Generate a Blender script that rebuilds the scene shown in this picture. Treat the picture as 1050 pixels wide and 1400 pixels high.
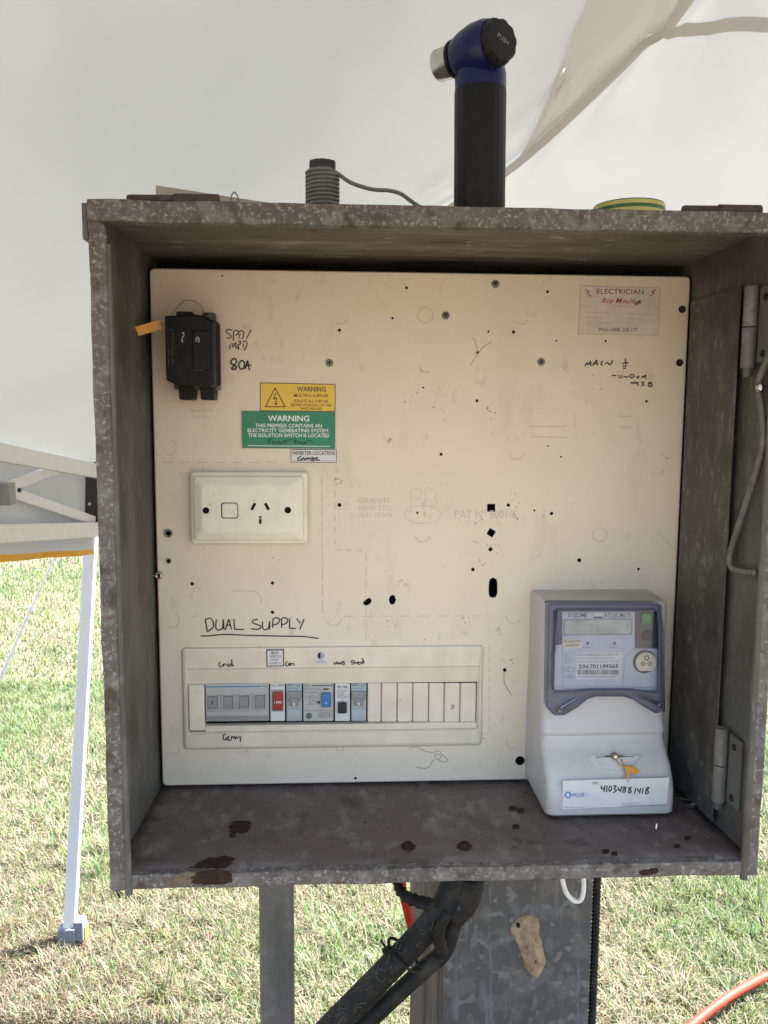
import bpy, bmesh, math, random
import numpy as np
from mathutils import Vector, noise
random.seed(7); rng = np.random.default_rng(7)
SC = bpy.context.scene
for o in list(bpy.data.objects): bpy.data.objects.remove(o)

# ------------------------------------------------------------------ camera, sky, sun, exposure
HC = 1.65                                   # eye height
Z0 = HC - 0.4106                            # inside floor of the switchboard box
BH, BD, BW = 0.5776, 0.191, 0.2885           # box height, depth in front of the mounting panel, half width
F, YAW, PITCH, ROLL = 1131.5, 0.0536, -0.1141, 0.0060
CAM = np.array([-0.0888, -0.8877, HC])
def _axes():
    cy, sy, cp, sp = math.cos(YAW), math.sin(YAW), math.cos(PITCH), math.sin(PITCH)
    f = np.array([sy*cp, cy*cp, sp]); r = np.array([cy, -sy, 0]); u = np.cross(r, f)
    c, s = math.cos(ROLL), math.sin(ROLL)
    return r*c+u*s, -r*s+u*c, f
RX, UX, FX = _axes()
cd = bpy.data.cameras.new('camera'); cam = bpy.data.objects.new('camera', cd); SC.collection.objects.link(cam)
cd.sensor_fit = 'HORIZONTAL'; cd.sensor_width = 36; cd.lens = 36*F/1050; cd.clip_start = 0.02; cd.clip_end = 2000
from mathutils import Matrix
cam.matrix_world = Matrix(((RX[0], UX[0], -FX[0], CAM[0]), (RX[1], UX[1], -FX[1], CAM[1]), (RX[2], UX[2], -FX[2], CAM[2]), (0, 0, 0, 1)))
SC.camera = cam
SUN = Vector((0.50, 0.17, 0.85)).normalized()          # direction towards the sun
W = bpy.data.worlds.new('World'); SC.world = W; W.use_nodes = True
nt = W.node_tree; bg = nt.nodes['Background']; sky = nt.nodes.new('ShaderNodeTexSky')
sky.sky_type = 'NISHITA'; sky.sun_disc = False; sky.dust_density = 3.0; sky.ozone_density = 0.4
sky.sun_elevation = math.asin(SUN.z); sky.sun_rotation = math.atan2(SUN.x, SUN.y)
nt.links.new(sky.outputs[0], bg.inputs[0]); bg.inputs[1].default_value = 0.06
sl = bpy.data.lights.new('sun', 'SUN'); sl.energy = 5.0; sl.angle = math.radians(0.6); sl.color = (1, .97, .92)
so = bpy.data.objects.new('sun', sl); SC.collection.objects.link(so); so.location = (3, -2, 6)
so.rotation_euler = (-SUN).to_track_quat('-Z', 'Y').to_euler()
SC.view_settings.view_transform = 'Standard'; SC.view_settings.look = 'None'; SC.view_settings.gamma = 1
SC.view_settings.exposure = 3.48; SC.view_settings.use_curve_mapping = False
SC.render.engine = 'CYCLES'
SC.cycles.max_bounces = 12; SC.cycles.diffuse_bounces = 8; SC.cycles.transparent_max_bounces = 16
SC.cycles.use_denoising = True

# ------------------------------------------------------------------ helpers: where a sight line meets a real surface
def ray(px, py): return RX*(px-525)/F + UX*(700-py)/F + FX
def on_plane(px, py, p, n):
    d = ray(px, py); n = np.array(n, float); return CAM + d*(((np.array(p, float)-CAM) @ n)/(d @ n))
def on_y(px, py, y=0.0): return on_plane(px, py, (0, y, 0), (0, 1, 0))
def on_x(px, py, x): return on_plane(px, py, (x, 0, 0), (1, 0, 0))
def on_z(px, py, z=0.0): return on_plane(px, py, (0, 0, z), (0, 0, 1))
def rect(x0, y0, x1, y1, y=0.0):            # a rectangle on a plane facing the viewer: xmin, xmax, zmin, zmax
    a, b, c, d = on_y(x0, y0, y), on_y(x1, y0, y), on_y(x0, y1, y), on_y(x1, y1, y)
    return (a[0]+c[0])/2, (b[0]+d[0])/2, (c[2]+d[2])/2, (a[2]+b[2])/2

COL = SC.collection; ORG = {}
def thing(name, label, cat, loc, group=None):
    o = bpy.data.objects.new(name, None); COL.objects.link(o); o.location = loc; o.empty_display_size = .05
    ORG[o.name] = np.array(loc, float); o['label'] = label; o['category'] = cat
    if group: o['group'] = group
    return o
def tag(o, label=None, cat=None, group=None, kind=None):
    if label: o['label'] = label
    if cat: o['category'] = cat
    if group: o['group'] = group
    if kind: o['kind'] = kind
    return o
def obj(name, verts, faces, mats, parent=None, smooth=False, fmat=None):
    verts = np.array(verts, float)
    if parent is not None: org = ORG[parent.name]
    else: org = np.array([(verts[:, 0].min()+verts[:, 0].max())/2, (verts[:, 1].min()+verts[:, 1].max())/2, verts[:, 2].min()])
    me = bpy.data.meshes.new(name); me.from_pydata((verts-org).tolist(), [], [tuple(f) for f in faces]); me.update()
    bm = bmesh.new(); bm.from_mesh(me); bmesh.ops.recalc_face_normals(bm, faces=bm.faces); bm.to_mesh(me); bm.free()
    if not isinstance(mats, (list, tuple)): mats = [mats]
    for m in mats: me.materials.append(M[m])
    if fmat: me.polygons.foreach_set('material_index', fmat)
    if smooth: me.polygons.foreach_set('use_smooth', [True]*len(me.polygons))
    o = bpy.data.objects.new(name, me); COL.objects.link(o); o.parent = parent
    if parent is None: o.location = org
    ORG[o.name] = org
    if smooth == 'auto':
        try: me.set_sharp_from_angle(angle=math.radians(35))
        except Exception: pass
    return o
def soft(o, w=.0015, seg=2):
    m = o.modifiers.new('bevel', 'BEVEL'); m.width = w; m.segments = seg; m.limit_method = 'ANGLE'; m.angle_limit = math.radians(35)
    return o
class MB:
    """collects shapes of one part"""
    def __init__(s): s.v = []; s.f = []; s.m = []; s.k = 0
    def add(s, v, f):
        n = len(s.v); s.v += [tuple(p) for p in v]; s.f += [tuple(i+n for i in q) for q in f]; s.m += [s.k]*len(f); return s
    def box(s, x0, x1, y0, y1, z0, z1):
        v = [(x, y, z) for x in (x0, x1) for y in (y0, y1) for z in (z0, z1)]
        return s.add(v, [(0, 1, 3, 2), (4, 6, 7, 5), (0, 4, 5, 1), (2, 3, 7, 6), (0, 2, 6, 4), (1, 5, 7, 3)])
    def bar(s, a, b, w, h, up=(0, 0, 1)):
        a = Vector(a); b = Vector(b); d = (b-a).normalized(); up = Vector(up)
        sx = d.cross(up).normalized(); uy = sx.cross(d).normalized(); v = []
        for p in (a, b):
            for i, j in ((-1, -1), (1, -1), (1, 1), (-1, 1)): v.append(p+sx*(i*w/2)+uy*(j*h/2))
        return s.add(v, [(0, 3, 2, 1), (4, 5, 6, 7), (0, 1, 5, 4), (1, 2, 6, 5), (2, 3, 7, 6), (3, 0, 4, 7)])
    def loft(s, loops, cap0=True, cap1=True):
        n = len(loops[0]); v = [p for l in loops for p in l]; f = []
        for k in range(len(loops)-1):
            for i in range(n):
                j = (i+1) % n; f.append((k*n+i, k*n+j, (k+1)*n+j, (k+1)*n+i))
        if cap0: f.append(tuple(range(n-1, -1, -1)))
        if cap1: f.append(tuple((len(loops)-1)*n+i for i in range(n)))
        return s.add(v, f)
    def tube(s, pts, r, n=8, cap=True, flat=None):
        pts = [Vector(p) for p in pts]; loops = []; prev = None
        for i, p in enumerate(pts):
            d = (pts[min(i+1, len(pts)-1)]-pts[max(i-1, 0)])
            d = d.normalized() if d.length > 1e-9 else Vector((0, 0, 1))
            if prev is None:
                up = Vector((0, 1, 0)) if abs(d.y) < .9 else Vector((1, 0, 0)); sx = d.cross(up).normalized()
            else: sx = (prev-d*prev.dot(d)).normalized()
            prev = sx; uy = d.cross(sx); rr = r[i] if isinstance(r, (list, tuple)) else r
            loops.append([p+sx*math.cos(t)*rr+uy*math.sin(t)*rr*(flat or 1) for t in [2*math.pi*k/n for k in range(n)]])
        return s.loft(loops, cap, cap)
    def lathe(s, base, axis, prof, n=24):
        base = Vector(base); axis = Vector(axis).normalized()
        a = axis.orthogonal().normalized(); b = axis.cross(a)
        return s.loft([[base+axis*h+a*(r*math.cos(2*math.pi*k/n))+b*(r*math.sin(2*math.pi*k/n)) for k in range(n)] for h, r in prof])
    def prism(s, poly, y0, y1):             # polygon in (x, z), facing the viewer
        return s.loft([[(x, y0, z) for x, z in poly], [(x, y1, z) for x, z in poly]])
    def build(s, name, mats, parent=None, smooth=False):
        return obj(name, s.v, s.f, mats, parent, smooth, s.m if len(set(s.m)) > 1 else None)
def rr(x0, x1, z0, z1, r=.002, n=3):
    p = []
    for cx, cz, a in ((x1-r, z1-r, 0), (x0+r, z1-r, 90), (x0+r, z0+r, 180), (x1-r, z0+r, 270)):
        for k in range(n+1): t = math.radians(a+90*k/n); p.append((cx+r*math.cos(t), cz+r*math.sin(t)))
    return p
def at(poly, y): return [(x, y, z) for x, z in poly]
def disc(px, py, y, rpx, n=14):
    c = on_y(px, py, y); r = rpx*(y-CAM[1])/F; return [(c[0]+r*math.cos(2*math.pi*k/n), c[2]+r*math.sin(2*math.pi*k/n)) for k in range(n)]
def smooth_path(p, k=6):                   # Catmull-Rom
    p = [Vector(q) for q in p]; out = []
    for i in range(len(p)-1):
        a, b, c, d = p[max(i-1, 0)], p[i], p[i+1], p[min(i+2, len(p)-1)]
        for j in range(k):
            t = j/k; out.append(.5*((2*b)+(c-a)*t+(2*a-5*b+4*c-d)*t*t+(3*b-a-3*c+d)*t**3))
    out.append(p[-1]); return out
_tc = {}
def text(name, s, px0, py0, px1, py1, y, mat, parent, bold=0.0, shear=0.0, keep=None):
    key = (s, bold, shear)
    cu = bpy.data.curves.new('t', 'FONT'); cu.body = s; cu.offset = bold; cu.shear = shear; cu.resolution_u = 2
    to = bpy.data.objects.new('t', cu); me = bpy.data.meshes.new_from_object(to)
    v = np.array([q.co[:] for q in me.vertices]); f = [tuple(p.vertices) for p in me.polygons]
    bpy.data.objects.remove(to); bpy.data.curves.remove(cu); bpy.data.meshes.remove(me)
    lo, hi = v.min(0), v.max(0); x0, x1, z0, z1 = rect(px0, py0, px1, py1, y)
    V = [(x0+(a-lo[0])/(hi[0]-lo[0])*(x1-x0), y, z0+(b-lo[1])/(hi[1]-lo[1])*(z1-z0)) for a, b, _ in v]
    return obj(name, V, f, mat, parent)
def ink(name, org, scale, strokes, wpx, y, mat, parent, lift=.0004):
    mb = MB()
    for s in strokes:
        P = [on_y(org[0]+a/scale, org[1]+b/scale, y-lift) for a, b in s]
        if len(P) == 1: P = [P[0], P[0]+np.array([.0006, 0, 0])]
        P = smooth_path(P, 3) if len(P) > 2 else P
        mb.tube(P, wpx/2*(y-CAM[1])/F, 6, True)
    # flatten the line of ink against the surface
    mb.v = [(a, (y-lift)+(b-(y-lift))*.25, c) for a, b, c in mb.v]
    return mb.build(name, mat, parent)
def cut(o, cutter_mb, mat):
    c = cutter_mb.build('cutter', mat); m = o.modifiers.new('cut', 'BOOLEAN'); m.object = c; m.operation = 'DIFFERENCE'; m.solver = 'EXACT'
    try: m.material_mode = 'TRANSFER'
    except Exception: pass
    bpy.context.view_layer.update(); dg = bpy.context.evaluated_depsgraph_get()
    me = bpy.data.meshes.new_from_object(o.evaluated_get(dg)); o.modifiers.clear(); o.data = me
    bpy.data.objects.remove(c)

# ------------------------------------------------------------------ materials
M = {}
def nmat(name):
    m = bpy.data.materials.new(name); m.use_nodes = True; M[name] = m
    t = m.node_tree; return m, t, t.nodes['Principled BSDF']
def N(t, kind, **kw):
    n = t.nodes.new(kind)
    for k, v in kw.items():
        if k in n.inputs.keys(): n.inputs[k].default_value = v
        else: setattr(n, k, v)
    return n
def plain(name, col, rough=.5, metal=0, spec=.5, vary=.06, scale=60, bump=0):
    m, t, b = nmat(name); b.inputs['Roughness'].default_value = rough; b.inputs['Metallic'].default_value = metal
    b.inputs['Specular IOR Level'].default_value = spec
    tc = N(t, 'ShaderNodeTexCoord'); no = N(t, 'ShaderNodeTexNoise', Scale=scale, Detail=4)
    t.links.new(tc.outputs['Object'], no.inputs['Vector'])
    cr = N(t, 'ShaderNodeValToRGB'); cr.color_ramp.elements[0].position = .3; cr.color_ramp.elements[1].position = .7
    cr.color_ramp.elements[0].color = (*[c*(1-vary*2) for c in col], 1); cr.color_ramp.elements[1].color = (*[min(1, c*(1+vary)) for c in col], 1)
    t.links.new(no.outputs['Fac'], cr.inputs[0]); t.links.new(cr.outputs[0], b.inputs['Base Color'])
    if bump:
        bp = N(t, 'ShaderNodeBump', Strength=bump, Distance=.002); t.links.new(no.outputs['Fac'], bp.inputs['Height']); t.links.new(bp.outputs[0], b.inputs['Normal'])
    return m
def layered(name, base, layers, rough=.6, metal=0, spec=.4, bump=.2, bdist=.001):
    """base colour with noise-masked layers: (colour, scale(3), detail, lo, hi, kind)"""
    m, t, b = nmat(name); b.inputs['Roughness'].default_value = rough; b.inputs['Metallic'].default_value = metal; b.inputs['Specular IOR Level'].default_value = spec
    tc = N(t, 'ShaderNodeTexCoord'); cur = N(t, 'ShaderNodeRGB'); cur.outputs[0].default_value = (*base, 1); cur = cur.outputs[0]; last = None
    for i, (col, sc, det, lo, hi, kind) in enumerate(layers):
        mp = N(t, 'ShaderNodeMapping'); mp.inputs['Scale'].default_value = sc; mp.inputs['Location'].default_value = (i*3.1, i*1.7, i*2.3)
        t.links.new(tc.outputs['Object'], mp.inputs['Vector'])
        if kind == 'cell':
            tx = N(t, 'ShaderNodeTexVoronoi', Scale=1.0); t.links.new(mp.outputs[0], tx.inputs['Vector'])
            sp = N(t, 'ShaderNodeSeparateColor'); t.links.new(tx.outputs['Color'], sp.inputs[0]); out = sp.outputs[0]
        else:
            tx = N(t, 'ShaderNodeTexNoise', Scale=1.0, Detail=det, Roughness=.6); t.links.new(mp.outputs[0], tx.inputs['Vector']); out = tx.outputs['Fac']
        mr = N(t, 'ShaderNodeMapRange'); mr.inputs[1].default_value = lo; mr.inputs[2].default_value = hi; t.links.new(out, mr.inputs[0])
        mx = N(t, 'ShaderNodeMix', data_type='RGBA'); t.links.new(mr.outputs[0], mx.inputs[0]); t.links.new(cur, mx.inputs[6]); mx.inputs[7].default_value = (*col, 1)
        cur = mx.outputs[2]; last = out
    t.links.new(cur, b.inputs['Base Color'])
    if bump and last is not None:
        bp = N(t, 'ShaderNodeBump', Strength=bump, Distance=bdist); t.links.new(last, bp.inputs['Height']); t.links.new(bp.outputs[0], b.inputs['Normal'])
    return m

layered('flaky_zinc', (.090, .080, .071), [((.118, .106, .094), (7, 7, 7), 3, .46, .60, 'n'), ((.15, .143, .132), (50, 50, 50), 4, .50, .62, 'n'), ((.23, .224, .21), (230, 230, 230), 5, .54, .64, 'n'), ((.31, .303, .29), (420, 420, 420), 2, .64, .72, 'n'), ((.060, .044, .036), (45, 45, 45), 5, .54, .66, 'n')], .62, .12, .4, .35, .0008)
layered('inner_zinc', (.085, .083, .072), [((.13, .128, .112), (22, 22, 6), 5, .46, .62, 'n'), ((.17, .168, .15), (190, 190, 40), 3, .58, .68, 'n'), ((.05, .046, .04), (11, 11, 9), 5, .52, .70, 'n'), ((.10, .075, .055), (30, 30, 14), 5, .62, .74, 'n')], .6, .15, .4, .15)
layered('roof_zinc', (0.145, 0.128, 0.102), [((0.230, 0.212, 0.178), (5, 60, 60), 4, .5, .68, 'n'), ((0.068, 0.060, 0.047), (8, 30, 30), 4, .52, .7, 'n'), ((0.289, 0.281, 0.255), (30, 70, 70), 2, .62, .7, 'n')], .65, .1, .4, .2)
layered('plate_zinc', (.075, .071, .064), [((.125, .12, .108), (60, 60, 30), 4, .50, .64, 'n'), ((.19, .185, .17), (120, 120, 60), 3, .60, .68, 'n'), ((.045, .042, .038), (9, 9, 9), 4, .52, .7, 'n')], .55, .2, .4, .12)
layered('grey_paint', (0.105, 0.105, 0.100), [((0.078, 0.076, 0.071), (30, 30, 30), 4, .45, .7, 'n')], .55, .1, .4, .1)
layered('primer_floor', (.115, .089, .080), [((0.158, 0.137, 0.126), (16, 16, 16), 5, .48, .72, 'n'), ((0.216, 0.205, 0.187), (55, 30, 55), 4, .54, .78, 'n'), ((0.072, 0.050, 0.047), (24, 24, 24), 5, .58, .70, 'n'), ((0.054, 0.036, 0.032), (140, 140, 140), 2, .66, .72, 'n')], .7, 0, .35, .25, .0006)
layered('rust', (0.025, 0.014, 0.011), [((0.041, 0.022, 0.014), (120, 120, 120), 4, .45, .6, 'n'), ((0.025, 0.014, 0.011), (60, 60, 60), 4, .55, .65, 'n')], .85, 0, .2, .6, .001)
layered('pale_rust', (.15, .11, .07), [((.13, .08, .05), (160, 160, 160), 4, .5, .62, 'n')], .85, 0, .2, .5, .001)
layered('spangle', (0.076, 0.078, 0.079), [((0.104, 0.108, 0.109), (42, 42, 42), 3, .50, .56, 'n'), ((0.144, 0.148, 0.151), (60, 60, 60), 1, .60, .635, 'n'), ((0.061, 0.061, 0.061), (9, 9, 4), 4, .48, .7, 'n'), ((0.122, 0.133, 0.155), (90, 90, 14), 3, .58, .72, 'n'), ((0.137, 0.119, 0.101), (6, 6, 12), 5, .64, .80, 'n')], .5, .25, .4, .05)
layered('post_zinc', (0.147, 0.140, 0.133), [((0.203, 0.196, 0.185), (90, 90, 60), 3, .5, .65, 'n'), ((0.091, 0.087, 0.077), (9, 9, 3), 4, .5, .7, 'n')], .6, .2, .4, .15)
layered('timber', (0.115, 0.101, 0.086), [((0.062, 0.053, 0.043), (140, 140, 5), 4, .45, .6, 'n'), ((0.173, 0.158, 0.139), (90, 90, 3), 3, .58, .7, 'n')], .85, 0, .2, .5, .002)
layered('panel', (.70, .61, .485), [((.62, .53, .415), (7, 7, 5), 5, .5, .75, 'n'), ((.70, .615, .475), (5, 5, 5), 3, .55, .75, 'n'), ((.50, .42, .31), (60, 60, 42), 5, .63, .82, 'n'), ((.58, .49, .37), (26, 26, 9), 5, .58, .84, 'n'), ((.24, .19, .13), (210, 210, 160), 2, .735, .80, 'n')], .42, 0, .45, .04, .0004)
plain('panel_groove', (.46, .38, .27), .6, vary=.15, scale=200)
plain('emboss', (.555, .475, .365), .6, vary=.08, scale=200)
plain('panel_plain', (.70, .625, .50), .4, vary=.05, scale=30)
plain('outlet_cream', (.76, .705, .575), .32, vary=.04, scale=40)
plain('hole_dark', (.012, .010, .008), .9, vary=.1)  # near-black for hole walls: painted shade, plus grime in small holes
plain('ink', (.008, .008, .009), .5, vary=.05)
plain('ink_faded', (.06, .05, .04), .6, vary=.2, scale=300)
plain('scratch', (.20, .165, .12), .8, vary=.3, scale=300)
plain('smudge', (.50, .425, .315), .8, vary=.2, scale=300)
plain('sticker_yellow', (.72, .48, .045), .4, vary=.03)
plain('sticker_green', (.012, .20, .095), .4, vary=.04)
plain('sticker_white', (.66, .65, .64), .45, vary=.03)
plain('card_paper', (.60, .545, .47), .5, vary=.05, scale=50)
plain('print_brown', (.10, .035, .02), .5); plain('print_red', (.42, .03, .03), .5); plain('print_pink', (.60, .33, .29), .5)
plain('print_grey', (.11, .10, .095), .6); plain('print_blue', (.02, .22, .50), .5); plain('print_pale_blue', (.45, .62, .78), .5)
plain('white_text', (.82, .86, .84), .5); plain('pale_text', (.34, .36, .36), .5)
plain('steel_screw', (.24, .215, .18), .4, metal=.7, vary=.2, scale=300)
plain('bright_steel', (.62, .60, .55), .22, metal=1, vary=.08, scale=80)
plain('fuse_black', (.013, .014, .014), .42, spec=.14, vary=.2, scale=80)
plain('fuse_side', (.07, .068, .06), .4, vary=.2, scale=60)
plain('orange_plastic', (.66, .29, .04), .45, vary=.08)
plain('copper_wire', (.36, .20, .07), .4, metal=.5)
plain('meter_grey', (.495, .475, .46), .42, vary=.025, scale=20)
plain('meter_face', (.52, .54, .585), .4, vary=.02)
plain('meter_side_blue', (.07, .075, .14), .25, vary=.05)
plain('lcd', (.44, .475, .42), .18, vary=.2, scale=40)  # paler mottled tone paints reflections into the display colour
plain('green_lamp', (.02, .26, .07), .3); plain('dark_recess', (.06, .075, .09), .35)
plain('port_cream', (.70, .65, .50), .4); plain('black_plastic', (.013, .013, .014), .42, vary=.1)
plain('breaker_grey', (.43, .43, .40), .45, vary=.04); plain('breaker_white', (.62, .62, .60), .45, vary=.03)
plain('breaker_mid', (.25, .255, .25), .45, vary=.05); plain('breaker_blue', (.37, .42, .43), .4, vary=.04)
plain('breaker_dark', (.10, .105, .11), .5); plain('switch_red', (.34, .018, .022), .38); plain('switch_blue', (.02, .16, .40), .38)
plain('torch_blue', (.006, .009, .062), .30, spec=.3, vary=.05); plain('torch_black', (.010, .010, .012), .42, spec=.22, vary=.1)
plain('knob_black', (.012, .012, .013), .55, spec=.25, vary=.1)
plain('wire_grey', (.15, .145, .14), .5, vary=.1, scale=120)
plain('tape_green', (.035, .155, .04), .4); plain('tape_yellow', (.62, .54, .16), .4)
plain('hinge_iron', (.055, .040, .031), .6, metal=.3, vary=.3, scale=120, bump=.3)
plain('stay_rod', (0.168, 0.164, 0.147), .45, metal=.3, vary=.2, scale=80)
plain('sheet_beige', (.36, .32, .265), .55, vary=.05)
layered('conduit_black', (.011, .011, .010), [((.035, .032, .027), (35, 35, 35), 5, .5, .75, 'n'), ((.06, .054, .044), (160, 160, 160), 3, .62, .74, 'n')], .65, 0, .2, .15, .001)
plain('hose_orange', (.40, .022, .012), .65, spec=.25, vary=.06)
plain('cable_white', (.66, .65, .60), .4); plain('cable_yellow', (.6, .5, .06), .4)
plain('straw', (.14, .12, .09), .8, vary=.2)
layered('mud', (.27, .20, .13), [((.35, .265, .17), (60, 60, 60), 5, .45, .6, 'n'), ((.17, .12, .08), (120, 120, 120), 3, .58, .7, 'n')], .95, 0, .1, .8, .003)
plain('tent_paint', (.66, .66, .65), .4, vary=.03); plain('leg_white', (.66, .65, .67), .35, vary=.02)
plain('bracket_black', (.03, .028, .026), .5); plain('foot_grey', (.16, .17, .22), .5)
plain('hem_orange', (.66, .34, .03), .7, vary=.06, scale=100); plain('rope_white', (.78, .78, .80), .7)

def fabric(name, refl, trans, tint):
    m, t, b = nmat(name); t.nodes.remove(b); out = t.nodes['Material Output']
    tc = N(t, 'ShaderNodeTexCoord'); no = N(t, 'ShaderNodeTexNoise', Scale=2.2, Detail=5); t.links.new(tc.outputs['Object'], no.inputs['Vector'])
    mr = N(t, 'ShaderNodeMapRange'); mr.inputs[1].default_value = .3; mr.inputs[2].default_value = .7; mr.inputs[3].default_value = .94; mr.inputs[4].default_value = 1.0; t.links.new(no.outputs['Fac'], mr.inputs[0])
    d = N(t, 'ShaderNodeBsdfDiffuse'); tr = N(t, 'ShaderNodeBsdfTranslucent'); ad = N(t, 'ShaderNodeAddShader')
    for n, c in ((d, [refl*.98, refl, refl]), (tr, [trans*k for k in tint])):
        mx = N(t, 'ShaderNodeMix', data_type='RGBA', blend_type='MULTIPLY'); mx.inputs[0].default_value = 1; mx.inputs[6].default_value = (*c, 1)
        t.links.new(mr.outputs[0], mx.inputs[7]); t.links.new(mx.outputs[2], n.inputs['Color'])
    wv = N(t, 'ShaderNodeTexNoise', Scale=4, Detail=2); t.links.new(tc.outputs['Object'], wv.inputs['Vector'])
    bp = N(t, 'ShaderNodeBump', Strength=.22, Distance=.03); t.links.new(wv.outputs['Fac'], bp.inputs['Height'])
    for n in (d, tr): t.links.new(bp.outputs[0], n.inputs['Normal'])
    t.links.new(d.outputs[0], ad.inputs[0]); t.links.new(tr.outputs[0], ad.inputs[1]); t.links.new(ad.outputs[0], out.inputs['Surface'])
fabric('canopy_cloth', .40, .036, (.96, 1.0, .99)); fabric('valance_cloth', .42, .075, (1, 1, 1)); fabric('seam_cloth', .46, .11, (1, .97, .86)); fabric('lining_cloth', .36, .48, (1, .96, .84))

def clear(name, tint, fac):
    m, t, b = nmat(name); t.nodes.remove(b); out = t.nodes['Material Output']
    tr = N(t, 'ShaderNodeBsdfTransparent'); tr.inputs[0].default_value = (*tint, 1); gl = N(t, 'ShaderNodeBsdfGlossy', Roughness=.03)
    fr = N(t, 'ShaderNodeFresnel', IOR=1.45); mx = N(t, 'ShaderNodeMixShader'); t.links.new(fr.outputs[0], mx.inputs[0])
    t.links.new(tr.outputs[0], mx.inputs[1]); t.links.new(gl.outputs[0], mx.inputs[2]); t.links.new(mx.outputs[0], out.inputs['Surface'])
clear('clear_pane', (.93, .94, .97), .1)
m, t, b = nmat('tinted_plastic'); b.inputs['Base Color'].default_value = (.065, .067, .105, 1); b.inputs['Roughness'].default_value = .10
out = t.nodes['Material Output']; tr = N(t, 'ShaderNodeBsdfTransparent'); tr.inputs[0].default_value = (.70, .71, .79, 1); ms = N(t, 'ShaderNodeMixShader'); ms.inputs[0].default_value = .28
t.links.new(tr.outputs[0], ms.inputs[1]); t.links.new(b.outputs[0], ms.inputs[2]); t.links.new(ms.outputs[0], out.inputs['Surface'])

# ground and grass
m, t, b = nmat('soil'); b.inputs['Roughness'].default_value = .95; b.inputs['Specular IOR Level'].default_value = .1
tc = N(t, 'ShaderNodeTexCoord'); n1 = N(t, 'ShaderNodeTexNoise', Scale=1.1, Detail=6); n2 = N(t, 'ShaderNodeTexNoise', Scale=45, Detail=5)
for n in (n1, n2): t.links.new(tc.outputs['Object'], n.inputs['Vector'])
c1 = N(t, 'ShaderNodeValToRGB'); c1.color_ramp.elements[0].position = .35; c1.color_ramp.elements[1].position = .65
c1.color_ramp.elements[0].color = (.070, .064, .046, 1); c1.color_ramp.elements[1].color = (.135, .108, .086, 1)
mx = N(t, 'ShaderNodeMix', data_type='RGBA', blend_type='MULTIPLY'); mx.inputs[0].default_value = .8
c2 = N(t, 'ShaderNodeValToRGB'); c2.color_ramp.elements[0].color = (.35, .35, .35, 1); c2.color_ramp.elements[1].color = (1.3, 1.3, 1.3, 1)
t.links.new(n1.outputs['Fac'], c1.inputs[0]); t.links.new(n2.outputs['Fac'], c2.inputs[0]); t.links.new(c1.outputs[0], mx.inputs[6]); t.links.new(c2.outputs[0], mx.inputs[7])
t.links.new(mx.outputs[2], b.inputs['Base Color']); bp = N(t, 'ShaderNodeBump', Strength=.8, Distance=.03); t.links.new(n2.outputs['Fac'], bp.inputs['Height']); t.links.new(bp.outputs[0], b.inputs['Normal'])
m, t, b = nmat('grass_blade'); out = t.nodes['Material Output']; at_ = N(t, 'ShaderNodeAttribute', attribute_name='blade')
tr = N(t, 'ShaderNodeBsdfTranslucent'); ms = N(t, 'ShaderNodeMixShader'); ms.inputs[0].default_value = .45
b.inputs['Roughness'].default_value = .55; b.inputs['Specular IOR Level'].default_value = .35
t.links.new(at_.outputs['Color'], b.inputs['Base Color']); t.links.new(at_.outputs['Color'], tr.inputs[0])
t.links.new(b.outputs[0], ms.inputs[1]); t.links.new(tr.outputs[0], ms.inputs[2]); t.links.new(ms.outputs[0], out.inputs['Surface'])

# ------------------------------------------------------------------ ground and grass
g = 24; xs = np.concatenate([-np.geomspace(400, 3, g), np.geomspace(3, 400, g)]); vv = [(x, y, 0) for y in xs for x in xs]; nn = 2*g
tag(obj('ground', vv, [(j*nn+i, j*nn+i+1, (j+1)*nn+i+1, (j+1)*nn+i) for j in range(nn-1) for i in range(nn-1)], 'soil'), kind='structure')

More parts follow.
